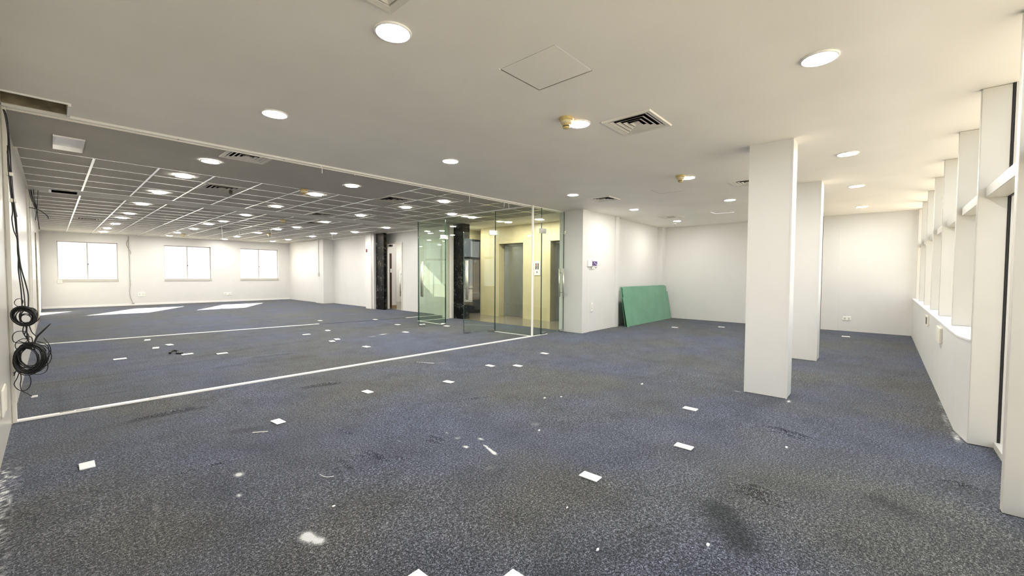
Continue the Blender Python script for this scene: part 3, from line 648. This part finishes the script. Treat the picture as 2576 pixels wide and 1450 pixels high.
for yy in (9.345, 9.405): obj('switch_button', Bb((7.498, 7.506, yy-.02, yy+.02, 1.38, 1.50), .002, 1), 'plate_white', r)

# ---------------------------------------------------------------- lift lobby
lw = empty('wall_lobby', (8.9, 7.5, 0), 'beige speckled stone wall of the lift lobby behind the glass', 'wall', kind=ST)
def slab(a, b_, z0, z1, x0=8.90, x1=8.96): obj('stone_slab', B(x0, x1, a+.0015, b_-.0015, z0+.001, z1-.001), 'beige_stone', lw)
for a, b_ in ((8.52, 8.90), (8.90, 9.30), (7.14, 7.58), (6.62, 7.14), (5.38, 5.62)):
    slab(a, b_, 0, 1.24); slab(a, b_, 1.24, 2.16); slab(a, b_, 2.16, H)
slab(7.58, 8.05, 2.16, H); slab(8.05, 8.52, 2.16, H); slab(5.62, 6.12, 2.16, H); slab(6.12, 6.62, 2.16, H)
obj('stone_reveal', Bs((8.96, 9.30, 8.52, 8.60, 0, 2.2), (8.96, 9.30, 7.50, 7.58, 0, 2.2), (8.96, 9.30, 7.5, 8.6, 2.16, 2.24), (8.96, 9.30, 6.62, 6.70, 0, 2.2), (8.96, 9.30, 5.54, 5.62, 0, 2.2), (8.96, 9.30, 5.54, 6.7, 2.16, 2.24)), 'beige_stone', lw)
obj('backing', Bs((9.30, 9.5, 5.3, 9.74, 0, H+.02),), 'concrete', lw)
for y0, y1, lb in ((7.58, 8.52, 'steel lift doors left of the call panel'), (5.62, 6.62, 'steel lift doors right of the call panel, half hidden')):
    r = empty('lift_door', (9.2, (y0+y1)/2, 0), lb, 'lift door', 'lift doors')
    obj('door_panel', B(9.19, 9.21, y0+.04, (y0+y1)/2-.002, .01, 2.10), 'brushed_steel', r); obj('door_panel', B(9.20, 9.22, (y0+y1)/2+.002, y1-.04, .01, 2.10), 'brushed_steel', r)
    obj('door_frame', Bs((9.12, 9.25, y0+.001, y0+.04, .008, 2.155), (9.12, 9.25, y1-.04, y1-.001, .008, 2.155), (9.12, 9.25, y0+.04, y1-.04, 2.10, 2.155)), 'brushed_steel', r)
r = empty('call_panel', (8.89, 7.06, 1.24), 'white lift call panel with two dark displays and a round button', 'call panel')
obj('plate', Bb((8.885, 8.899, 6.96, 7.16, 1.24, 1.63), .004, 1), 'plate_white', r)
for y in (7.10, 7.03):
    dsp = obj('display', B(8.882, 8.886, y-.026, y+.018, 1.40, 1.57), 'black_rubber', r); obj('digit', B(8.880, 8.883, y-.016, y+.010, 1.50, 1.54), 'red_mark', dsp)
obj('call_button', lambda bm: tube(bm, [(8.887, 7.06, 1.33), (8.876, 7.06, 1.33)], .022, 16), 'steel', r)
# end of the lobby with the dark window
obj('wall_lobby', Bs((7.92, 8.05, 9.75, 9.87, 0, HW), (9.40, 9.7, 9.75, 9.87, 0, HW), (8.05, 9.40, 9.75, 9.87, 2.37, HW)), 'beige_stone', label='stone end wall of the lobby around the dark window', cat='wall', kind=ST)
obj('wall_lobby', Bs((7.86, 9.6, 5.30, 5.40, 0, HW),), 'beige_stone', label='stone side wall of the lobby next to the closed glass door', cat='wall', kind=ST)
r = empty('window_5', (8.7, 9.82, 0), 'dark framed tinted lobby window with a view over the city', 'window', kind=ST)
obj('frame', Bs((8.05, 8.10, 9.78, 9.84, 0, 2.37), (9.36, 9.40, 9.78, 9.84, 0, 2.37), (8.10, 9.36, 9.78, 9.84, 2.31, 2.37), (8.10, 9.36, 9.78, 9.84, 1.72, 1.80), (8.10, 9.36, 9.78, 9.84, 0, .06), (8.10, 9.36, 9.78, 9.84, .38, .43), (8.85, 8.88, 9.79, 9.85, .43, 1.72)), 'black_rubber', r)
obj('lower_panel', B(8.10, 9.36, 9.80, 9.84, .06, .38), 'black_rubber', r)
obj('pane', B(8.10, 9.36, 9.815, 9.823, .43, 1.72), 'glass_smoke', r); obj('pane', B(8.10, 9.36, 9.815, 9.823, 1.80, 2.31), 'glass_smoke', r)
obj('roller_blind', Bs((8.12, 8.62, 9.86, 9.864, 1.78, 2.33), (8.64, 9.0, 9.87, 9.874, 1.78, 2.33)), 'grey_frame', r)

# ---------------------------------------------------------------- far doorway and the corridor
r = empty('door_4', (8.06, 12.6, 0), 'cream frame of the far doorway with an open glass leaf and long handle', 'door', kind=ST)
obj('door_frame', Bs((8.0, 8.075, 13.14, 13.175, .003, 2.345), (8.0, 8.075, 12.25, 12.275, .003, 2.345), (8.0, 8.075, 12.275, 13.14, 2.31, 2.345)), 'trim_cream', r)
obj('door_closer', Bb((8.05, 8.12, 12.99, 13.135, 2.22, 2.29), .005, 1), 'black_rubber', r)
obj('glass_leaf', B(8.10, 8.11, 12.285, 12.80, .02, 2.30), 'glass_clear', r)
hd = obj('pull_handle', lambda bm: tube(bm, [(8.05, 12.42, .48), (8.05, 12.42, 1.39)], .02, 10), 'gold_steel', r)
for z in (.62, 1.25): obj('stand_off', lambda bm: tube(bm, [(8.05, 12.42, z), (8.10, 12.42, z)], .014, 8), 'black_rubber', hd)
obj('wall_corridor', Bs((8.07, 8.53, 13.42, 13.6, 0, HW), (8.07, 9.5, 10.9, 11.0, 0, HW), (9.4, 9.5, 11.0, 14.0, 0, HW), (9.4, 11.6, 14.0, 14.1, 0, HW), (11.5, 11.6, 14.1, 16.2, 0, HW), (8.2, 11.6, 16.0, 16.2, 0, HW), (8.2, 8.24, 13.6, 16.0, 0, HW)), 'wall_paint', label='pale walls of the corridor seen through the far doorway', cat='wall', kind=ST)
obj('baseboard_corridor', B(8.33, 8.53, 13.405, 13.42, .005, .10), 'flat_brown', label='brown skirting in the corridor', cat='skirting', kind=ST)
r = empty('corridor_door', (8.25, 13.4, 0), 'dark brown wooden door standing in the corridor beyond the doorway', 'door')
obj('door_leaf', Bb((8.175, 8.315, 13.375, 13.418, .01, 2.0), .003, 1), 'wood_dark', r); obj('notice', B(8.25, 8.305, 13.371, 13.3755, 1.30, 1.44), 'plate_white', r)
# ---------------------------------------------------------------- green glass leaning on the cream wall
def leaning(x0, x1, yb, yt, hgt, th, label, zb=.004):
    def b_(bm):
        box(bm, x0, x1, -th/2, th/2, 0, math.hypot(hgt, yt-yb))
        bmesh.ops.rotate(bm, verts=list(bm.verts), cent=(0, 0, 0), matrix=Matrix.Rotation(-math.atan2(yt-yb, hgt), 3, 'X'))
        bmesh.ops.translate(bm, verts=list(bm.verts), vec=(0, yb, zb))
    o = obj('glass_sheet', b_, 'stacked_green_glass', loc=((x0+x1)/2, yb, zb), label=label, cat='glass sheet', group='green glass sheets leaning on the wall')
    return o
leaning(9.29, 12.02, 4.64, 4.782, .965, .012, 'tallest green glass sheet leaning at the back of the stack')
leaning(9.33, 12.05, 4.612, 4.755, .945, .012, 'middle green glass sheet of the leaning stack')
leaning(9.31, 12.08, 4.585, 4.715, .775, .012, 'front and lowest green glass sheet of the leaning stack')
leaning(9.22, 9.32, 4.55, 4.68, .72, .010, 'narrow offcut of glass leaning at the left end of the stack')

# ---------------------------------------------------------------- fittings on the walls
r = empty('wall_conduit', (7.88, 4.82, 0), 'thin grey conduit up the cream wall to the control boxes', 'conduit')
obj('conduit', B(7.878, 7.892, 4.813, 4.8245, .0, 1.44), 'plastic_cream', r); obj('conduit', B(7.878, 7.892, 4.813, 4.8245, 1.58, H-.01), 'plastic_cream', r)
r = empty('control_box', (7.87, 4.80, 1.45), 'cream control box on the conduit, left of the purple keypad', 'control box')
obj('casing', Bb((7.79, 7.96, 4.772, 4.812, 1.445, 1.585), .006), 'plate_white', r); obj('cover_edge', B(7.945, 7.965, 4.77, 4.812, 1.44, 1.59), 'flat_brown', r)
r = empty('keypad', (8.1, 4.82, 1.45), 'white keypad with a purple face beside the control box', 'keypad')
obj('casing', Bb((7.985, 8.235, 4.80, 4.8245, 1.44, 1.585), .008), 'plate_white', r)
obj('purple_face', Bb((8.0, 8.205, 4.793, 4.80, 1.465, 1.565), .003, 1), 'purple_panel', r)
for k in range(3): obj('key', B(8.07+.045*k, 8.10+.045*k, 4.790, 4.793, 1.525-.022*k, 1.54-.022*k), 'plate_white', r)
obj('lower_flap', Bb((7.99, 8.12, 4.805, 4.8245, 1.395, 1.436), .004, 1), 'plastic_cream', r)
def outlet(loc, axis, label, w_=.12, h=.08, n=2, pins=True, mat='plate_white'):
    """axis: unit direction pointing out of the wall"""
    r = empty('wall_socket', loc, label, 'socket', 'white wall sockets'); x, y, z = loc
    def bx(u0, u1, d0, d1, z0, z1):
        if abs(axis[0]) > .5: s = axis[0]; return (min(x+s*d0, x+s*d1), max(x+s*d0, x+s*d1), y+u0, y+u1, z+z0, z+z1)
        s = axis[1]; return (x+u0, x+u1, min(y+s*d0, y+s*d1), max(y+s*d0, y+s*d1), z+z0, z+z1)
    obj('plate', Bb(bx(-w_/2, w_/2, .0005, .012, -h/2, h/2), .003, 1), mat, r)
    for k in range(n):
        u = (k-(n-1)/2)*w_/n
        f = obj('socket_face', B(*bx(u-w_/n*.36, u+w_/n*.36, .012, .014, -h*.33, h*.33)), 'plastic_cream', r)
        if pins:
            for dx, dz in ((-.1, -.12), (.1, -.12), (0, .14)):
                obj('pin_hole', B(*bx(u+dx*w_/n-.005, u+dx*w_/n+.005, .0138, .0146, dz*h-.006, dz*h+.006)), 'black_gap', f)
    return r
outlet((12.15, .60, .29), (-1, 0), 'white twin socket on the end wall right of the columns', .15, .09)
outlet((8.03, 4.825, .545), (0, -1), 'white socket low on the cream wall below the keypad', .09, .20, 1)
outlet((2.30, 21.28, .42), (0, -1), 'pair of socket plates on the back wall right of the hanging wire', .20, .16, 2)
outlet((5.11, 21.28, .34), (0, -1), 'socket plate on the back wall between the middle and right windows', .28, .12, 2)
outlet((.19, 21.265, .93), (0, -1), 'square socket at the left end of the left back window sill', .11, .11, 1)
outlet((7.92, 9.78, .40), (-1, 0), 'small socket on the white wall seen through the open glass door', .14, .10, 2)
r = empty('wall_plate', (-.25, 4.55, .375), 'yellowed long cover plate low on the left wall at the photo edge', 'cover plate')
obj('plate', Bb((-.2495, -.238, 4.42, 4.70, .285, .47), .003, 1), 'plastic_cream', r); obj('ridge', B(-.238, -.233, 4.60, 4.63, .29, .465), 'trim_cream', r); obj('ridge', B(-.238, -.233, 4.655, 4.67, .29, .465), 'detector_pale', r)
r = empty('alarm_button', (7.6, 13.85, 2.04), 'small black call point with a red mark left of the far black pillar', 'call point')
obj('casing', Bb((7.585, 7.5995, 13.82, 13.91, 2.03, 2.14), .003, 1), 'black_rubber', r); obj('red_button', B(7.581, 7.586, 13.845, 13.885, 2.065, 2.105), 'red_mark', r)
r = empty('switch_drop', (7.65, 18.10, 1.55), 'grey conduit with a switch on the far right wall', 'switch')
obj('conduit', B(7.636, 7.6495, 18.10, 18.125, 1.80, H-.01), 'grey_frame', r); obj('switch_plate', Bb((7.63, 7.6495, 18.05, 18.17, 1.68, 1.82), .003, 1), 'plastic_cream', r); obj('lower_plate', Bb((7.634, 7.6495, 18.06, 18.12, 1.56, 1.67), .003, 1), 'plastic_cream', r); obj('rocker', B(7.625, 7.631, 18.08, 18.14, 1.72, 1.78), 'plate_white', r)
r = empty('switch_drop', (7.53, 17.70, 1.15), 'grey conduit with a small box on the far pilaster', 'switch')
obj('conduit', B(7.517, 7.5295, 17.69, 17.715, 1.26, H-.01), 'grey_frame', r); obj('box', Bb((7.505, 7.5295, 17.64, 17.76, 1.13, 1.27), .003, 1), 'vent_grey', r)
r = empty('hanging_wire', (1.98, 21.27, .05), 'black wire running down the back wall between two windows', 'wire')
obj('wire', lambda bm: tube(bm, smooth_path([(1.97, 21.27, 2.62), (1.975, 21.265, 2.2), (1.985, 21.265, 1.6), (1.98, 21.265, 1.1), (1.99, 21.265, .8), (1.97, 21.265, .6), (1.98, 21.265, .35), (2.05, 21.26, .10)], 5), .010, 6), 'grey_frame', r)
obj('side_loop', lambda bm: tube(bm, smooth_path([(1.97, 21.265, 2.5), (1.92, 21.265, 2.38), (1.93, 21.265, 2.25), (2.02, 21.265, 2.05), (2.02, 21.265, 1.95)], 5), .006, 6), 'flat_brown', r)
obj('plug', Bb((2.03, 2.09, 21.245, 21.275, .06, .11), .005, 1), 'grey_frame', r)
for z in (.92, .85, .78): obj('clip', Bb((1.965, 2.005, 21.25, 21.275, z-.012, z+.012), .003, 1), 'grey_frame', r)
# thin wires that hang from the grid far down the ceiling
for (x, y, l), lb in zip(((3.30, 14.2, .42), (3.75, 14.3, .33), (4.55, 14.1, .30), (5.95, 14.1, .40), (6.5, 14.2, .32)), ('leftmost thin wire dangling from the far tiles', 'second thin wire from left dangling from the far tiles', 'middle thin wire dangling from the far tiles', 'fourth thin wire from left dangling from the far tiles', 'rightmost thin wire dangling from the far tiles')):
    obj('dangling_wire', lambda bm: tube(bm, smooth_path([(x, y, H-.005), (x+.01, y, H-l*.5), (x+.015, y, H-l)], 4), .005, 5), 'grey_frame', loc=(x, y, H), label=lb, cat='wire', group='wires dangling from the far ceiling')
r = empty('loose_wiring', (-.16, 10.7, 2.3), 'black wires hanging loose below the left end of the plain ceiling strip', 'wire')
YW = 10.68
for pts, rr_ in (([(-.20, H-.01), (-.19, 2.55), (-.17, 2.45), (-.14, 2.33), (-.135, 2.28), (-.13, 2.15), (-.12, 1.99)], .007), ([(-.17, H-.01), (-.165, 2.5), (-.15, 2.42), (-.14, 2.33), (-.15, 2.25), (-.16, 2.15)], .005), ([(-.24, 2.35), (-.14, 2.335), (-.08, 2.29), (-.03, 2.24), (-.01, 2.18)], .006), ([(-.22, H-.01), (-.2, 2.5), (-.16, 2.37), (-.13, 2.30)], .005), ([(-.12, H-.01), (-.13, 2.45), (-.14, 2.33)], .005)):
    obj('wire', lambda bm: tube(bm, smooth_path([(a, YW+random.uniform(-.02, .02), z) for a, z in pts], 5), rr_, 6), 'cable_black', r)

# ---------------------------------------------------------------- black cable bundle on the left wall
cb_ = empty('cable_bundle', (-.16, 5.28, .9), 'bundle of black cables hanging in coils by the left wall', 'cable bundle')
CY = 5.28; CK = 5.28/5.55
def ck(x, z): return max(x*CK, -.243), 1.28+(z-1.28)*CK
def strand(pts, rad=.006, jy=.02, name='cable', mat='cable_black'):
    yy = [CY+random.uniform(-jy, jy) for _ in pts]
    P = smooth_path([(ck(a, z)[0], y, ck(a, z)[1]) for (a, z), y in zip(pts, yy)], 6)
    return obj(name, lambda bm: tube(bm, P, rad*.62, 7), mat, cb_)
for pts, rad in (([(-.24, 2.64), (-.23, 2.58), (-.22, 2.44), (-.222, 2.24), (-.212, 2.05), (-.203, 1.9), (-.197, 1.8), (-.187, 1.56), (-.187, 1.39), (-.190, 1.29), (-.180, 1.12), (-.176, .96)], .007),
                 ([(-.235, 2.64), (-.222, 2.57), (-.213, 2.34), (-.209, 2.14), (-.203, 1.94), (-.192, 1.75), (-.187, 1.53), (-.176, 1.33), (-.152, 1.17), (-.140, 1.07), (-.143, .95)], .007),
                 ([(-.225, 2.35), (-.224, 2.13), (-.210, 1.82), (-.215, 1.73), (-.208, 1.63), (-.192, 1.56), (-.190, 1.43), (-.180, 1.29), (-.163, 1.08), (-.160, .95)], .006), ([(-.209, 2.07), (-.201, 1.92), (-.196, 1.83), (-.187, 1.75)], .006),
                 ([(-.228, 2.3), (-.216, 2.1), (-.205, 1.85), (-.193, 1.6)], .006),
                 ([(-.166, .83), (-.177, .76), (-.160, .70), (-.133, .64), (-.112, .59)], .006), ([(-.145, .83), (-.127, .75), (-.100, .70), (-.117, .65), (-.138, .61)], .006), ([(-.172, .84), (-.158, .78), (-.168, .72), (-.131, .70), (-.122, .64)], .006),
                 ([(-.150, .84), (-.155, .76), (-.150, .68), (-.13, .60)], .007), ([(-.138, .66), (-.199, .66), (-.232, .68), (-.234, .73), (-.209, .76), (-.160, .75), (-.145, .70), (-.168, .66), (-.204, .68)], .005),
                 ([(-.14, .68), (-.18, .695), (-.22, .66), (-.215, .61), (-.17, .60)], .005), ([(-.20, .43), (-.218, .36), (-.236, .31), (-.220, .265), (-.195, .24), (-.160, .25), (-.142, .31), (-.150, .37), (-.178, .43)], .005),
                 ([(-.205, .45), (-.196, .36), (-.203, .29), (-.195, .24), (-.168, .21), (-.14, .185)], .005), ([(-.236, .38), (-.222, .42), (-.188, .45)], .006), ([(-.238, .40), (-.20, .44), (-.175, .445)], .006),
                 ([(-.182, .97), (-.208, .985), (-.220, 1.01), (-.205, 1.04), (-.180, 1.04), (-.170, 1.02), (-.180, .975)], .004),
                 ([(-.06, .69), (-.03, .63), (-.02, .56), (-.04, .49), (-.08, .43), (-.11, .39)], .005), ([(-.10, .66), (-.045, .63), (-.03, .56), (-.05, .48), (-.09, .44)], .005), ([(-.05, .49), (-.04, .44), (-.05, .39), (-.085, .37), (-.16, .39)], .005)):
    strand(pts, rad)
def coil(cx, cz, rx, rz, loops, jit, rad, tilt=0.0, depth=.05):
    pts = []; n = 22; ax = [random.uniform(-jit, jit) for _ in range(loops+2)]; az = [random.uniform(-jit, jit) for _ in range(loops+2)]; sc = [random.uniform(.80, 1.04) for _ in range(loops+2)]; dy = [random.uniform(-depth, depth) for _ in range(loops+2)]
    for k in range(loops*n+1):
        i = k//n; f = (k % n)/n; s = f*f*(3-2*f); g = lambda a: a[i]*(1-s)+a[i+1]*s
        t_ = 2*math.pi*k/n; x = rx*g(sc)*math.cos(t_); z = rz*g(sc)*math.sin(t_)
        X = cx+g(ax)+x*math.cos(tilt)-z*math.sin(tilt); Zc = cz+g(az)+x*math.sin(tilt)+z*math.cos(tilt)
        pts.append((ck(X, Zc)[0], CY+g(dy), ck(X, Zc)[1]))
    obj('cable_coil', lambda bm: tube(bm, pts, rad*.66, 6), 'cable_black', cb_)
coil(-.168, .890, .070, .088, 13, .009, .006, .35, .03); coil(-.166, .888, .060, .078, 7, .012, .006, .5, .03); coil(-.155, .872, .036, .046, 3, .012, .0045, .2, .03); coil(-.14, .88, .050, .072, 3, .016, .0045, -.3, .03)
coil(-.142, .515, .088, .130, 15, .012, .0065, -.15, .04); coil(-.120, .540, .085, .115, 6, .022, .005, .25, .04); coil(-.140, .515, .098, .138, 6, .016, .005, .1, .04); coil(-.148, .52, .066, .100, 6, .020, .0055, .1, .04)
obj('connector', lambda bm: tube(bm, smooth_path([(-.114, CY-.02, .66), (-.095, CY-.02, .728), (-.066, CY-.03, .771), (-.014, CY-.03, .838)], 5), .0065, 8, taper=lambda s: 1.0 if s < .75 else 1.0-.6*(s-.75)/.25), 'cable_black', cb_)
obj('tip', Bb((-.138, -.10, CY-.01, CY+.012, .222, .237), .003, 1), 'plate_white', cb_)
for x, z in ((-.207, 2.08), (-.195, 1.87)): obj('cable_tie', Bb((x-.018, x+.018, CY-.022, CY+.022, z-.03, z), .004, 1), 'plastic_cream', cb_)

# ---------------------------------------------------------------- plates lying on the carpet
def make_plate():
    r = empty('cover_plate', (0, 0, .003), 'x', 'cover plate')
    def pb(bm): box(bm, -.037, .037, -.062, .062, .0, .009); bev(bm, .003, 2)
    me_o = obj('plate', lambda bm: (pb(bm), bmesh.ops.translate(bm, verts=list(bm.verts), vec=(0, 0, .003))), 'plate_white', r)
    for y in (-.046, .046): obj('screw_hole', lambda bm: lathe(bm, [(0, 0), (.004, 0), (.004, .0006), (0, .0008)], (0, y, .012), 8), 'trim_cream', r)
    return r
p0 = make_plate(); first = [True]
def plate(x, y, lb, group, rz=0.0, s=1.0):
    if first[0]: first[0] = False; o = p0; p0.location = (x, y, .003); p0['label'] = lb; p0['group'] = group; p0.rotation_euler = (0, 0, rz)
    else: o = dup(p0, (x, y, .003), lb, group, rz)
    o.scale = (s, s, s)
for (x, y), lb, rz in zip([(.128, 3.86), (1.265, 3.815), (2.235, 4.08), (3.085, 3.765), (4.02, 4.01), (4.28, 3.73), (5.24, 4.0), (4.02, 1.33), (3.10, 1.066), (2.235, 1.338), (.99, 1.39), (1.262, 1.092)],
    ('white cover plate on the carpet nearest the left wall', 'white cover plate before the floor track, second from left', 'white cover plate before the floor track, third from left', 'white cover plate before the floor track, left of a close pair', 'left plate of the close pair on the carpet before the glass doors', 'right plate of the close pair on the carpet before the glass doors',
     'white cover plate on the carpet nearest the closed glass door', 'white cover plate on the carpet nearest the foot of the near column', 'white cover plate in the middle of three in front of the near column', 'whole white cover plate nearest the camera', 'left one of two plates cut by the bottom edge of the photo', 'right one of two plates cut by the bottom edge of the photo'),
    (.0, .1, .05, .12, .0, .05, .02, .0, .0, .03, .02, .0)):
    plate(x, y, lb, 'white cover plates on the near carpet', rz)
FP = [(.64, 8.26), (1.14, 9.04), (1.35, 9.26), (1.17, 10.2), (1.38, 8.0), (1.76, 7.68), (3.48, 8.81), (4.04, 9.08), (3.46, 7.6), (3.63, 7.76), (3.6, 6.6), (5.9, 10.32), (5.69, 8.9), (4.74, 11.1), (5.08, 7.64)]
fo = sorted(FP, key=lambda p: math.atan2(p[1], p[0]), reverse=True)
for k, (x, y) in enumerate(fo):
    plate(x, y, f'small white plate on the carpet beyond the floor track, {["first","second","third","fourth","fifth","sixth","seventh","eighth","ninth","tenth","eleventh","twelfth","thirteenth","fourteenth","fifteenth"][k]} from the left', 'white plates on the far carpet', math.pi/2 if k in (0, 4, 5, 6) else random.uniform(-.2, .2), 1.15)
for (x, y), lb in (((9.99, 3.7), 'small white plate on the carpet in front of the green glass'), ((10.86, 2.9), 'small white plate on the carpet left of the near column foot'), ((11.0, .55), 'small white plate on the carpet right of the further column'), ((6.36, 7.83), 'white plate on the carpet at the hinge of the further open door')):
    plate(x, y, lb, 'white plates on the near carpet far end', .1, 1.1)
# odds and ends on the carpet
obj('cable_stub', lambda bm: (tube(bm, smooth_path([(1.20, 8.22, .02), (1.25, 8.28, .045), (1.31, 8.25, .03), (1.28, 8.18, .012), (1.34, 8.12, .01)], 5), .016, 8),), 'cable_black', loc=(1.25, 8.25, 0), label='black knot of cable end on the far carpet beside the plates', cat='cable end')
obj('wood_splinter', lambda bm: (bar(bm, (1.04, 3.70), (1.13, 3.64), .006, .004, .009),), 'trim_cream', loc=(1.08, 3.67, .004), label='thin pale splinter on the carpet below the second plate', cat='splinter')
obj('white_thread', lambda bm: tube(bm, smooth_path([(1.105, 2.62, .006), (1.11, 2.57, .006), (1.13, 2.54, .006), (1.155, 2.53, .006)], 5), .002, 5), 'plate_white', loc=(1.12, 2.57, .004), label='curled white thread lying on the carpet left of the ridges', cat='thread')
rng = random.Random(5)
for (x, y, s), lb in zip(((1.0, 2.2, .012), (1.85, 1.25, .011), (1.66, .95, .012), (3.35, 2.55, .02), (3.5, 2.45, .018), (2.62, 2.05, .016), (1.55, .74, .014), (2.04, .58, .016), (4.55, 2.05, .024), (3.6, .5, .02)),
    ('white chip on the carpet left of the blotch of dust', 'white chip on the carpet left of the whole plate nearest the camera', 'white chip on the carpet below the whole plate nearest the camera', 'larger white chip on the carpet left of the near column, upper', 'larger white chip on the carpet left of the near column, lower', 'white chip on the carpet near the middle of the floor', 'white chip near the bottom edge of the photo, left of the dark stain', 'white sliver near the bottom edge beside the dark stain', 'white flake of plaster left of the near column foot', 'white flake of plaster right of the three plates')):
    def ch(bm):
        pr = [(x+s*rng.uniform(.4, .8)*math.cos(a)*1.4, y+s*rng.uniform(.25, .6)*math.sin(a)) for a in (0, 1.1, 2.2, 3.1, 4.2, 5.3)]
        prism(bm, pr, .004, .004+s*.4)
    obj('plaster_chip', ch, 'plate_white', loc=(x, y, .004), label=lb, cat='plaster chip', group='plaster chips on the near carpet')

# ---------------------------------------------------------------- the city outside
obj('ground', B(-900, 900, -900, 900, -26.2, -26), 'ground_sand', label='sandy ground of the city far below the windows', cat='ground', kind=ST)
blds = [(67, 75, 13, 13, -4.0, 'tower_brown', 'low brown block seen through the left part of the dark lobby window'), (92, 98, 6, 10, -1.5, 'tower_cream', 'pale cream block in the middle of the lobby window view'), (141, 150, 9, 14, 1.0, 'tower_grey', 'grey mid-rise block behind the cream one in the lobby window'),
        (113, 121, 20, 16, -5, 'tower_brown', 'brown flat-roofed block low in the lobby window view'), (231, 244, 7, 9, 9, 'tower_cream', 'tall pale tower with a spire in the lobby window view'), (237, 262, 6, 8, 13, 'tower_grey', 'slender grey tower left in the lobby window view'), (172, 179, 8, 12, 3, 'tower_cream', 'broad cream tower right in the lobby window view'),
        (12, 120, 30, 20, -9, 'tower_grey', 'pale office block beyond the left back window'), (62, 160, 26, 18, -6, 'tower_cream', 'cream building beyond the middle back window')]
for x, y, a, b_, top, mt, lb in blds:
    r = empty('city_building', (x, y, -26), lb, 'building', 'buildings outside')
    obj('block', B(x-a/2, x+a/2, y-b_/2, y+b_/2, -26, top), mt, r)
    obj('roof_parapet', Bs((x-a/2-.2, x+a/2+.2, y-b_/2-.2, y-b_/2+.3, top-.2, top+.9), (x-a/2-.2, x-a/2+.3, y-b_/2, y+b_/2, top-.2, top+.9)), 'concrete', r)
    for fl_ in range(5):
        z = top-2.6-3.2*fl_
        obj('window_band', Bs((x-a/2+.6, x+a/2-.6, y-b_/2-.06, y-b_/2+.01, z, z+1.5), (x-a/2-.06, x-a/2+.01, y-b_/2+.6, y+b_/2-.6, z, z+1.5)), 'grey_frame', r)
    if top > 8: obj('spire', lambda bm: lathe(bm, [(2.5, 0), (1.2, 5), (.3, 6), (.1, 14), (0, 14)], (x, y, top), 8, False), mt, r)
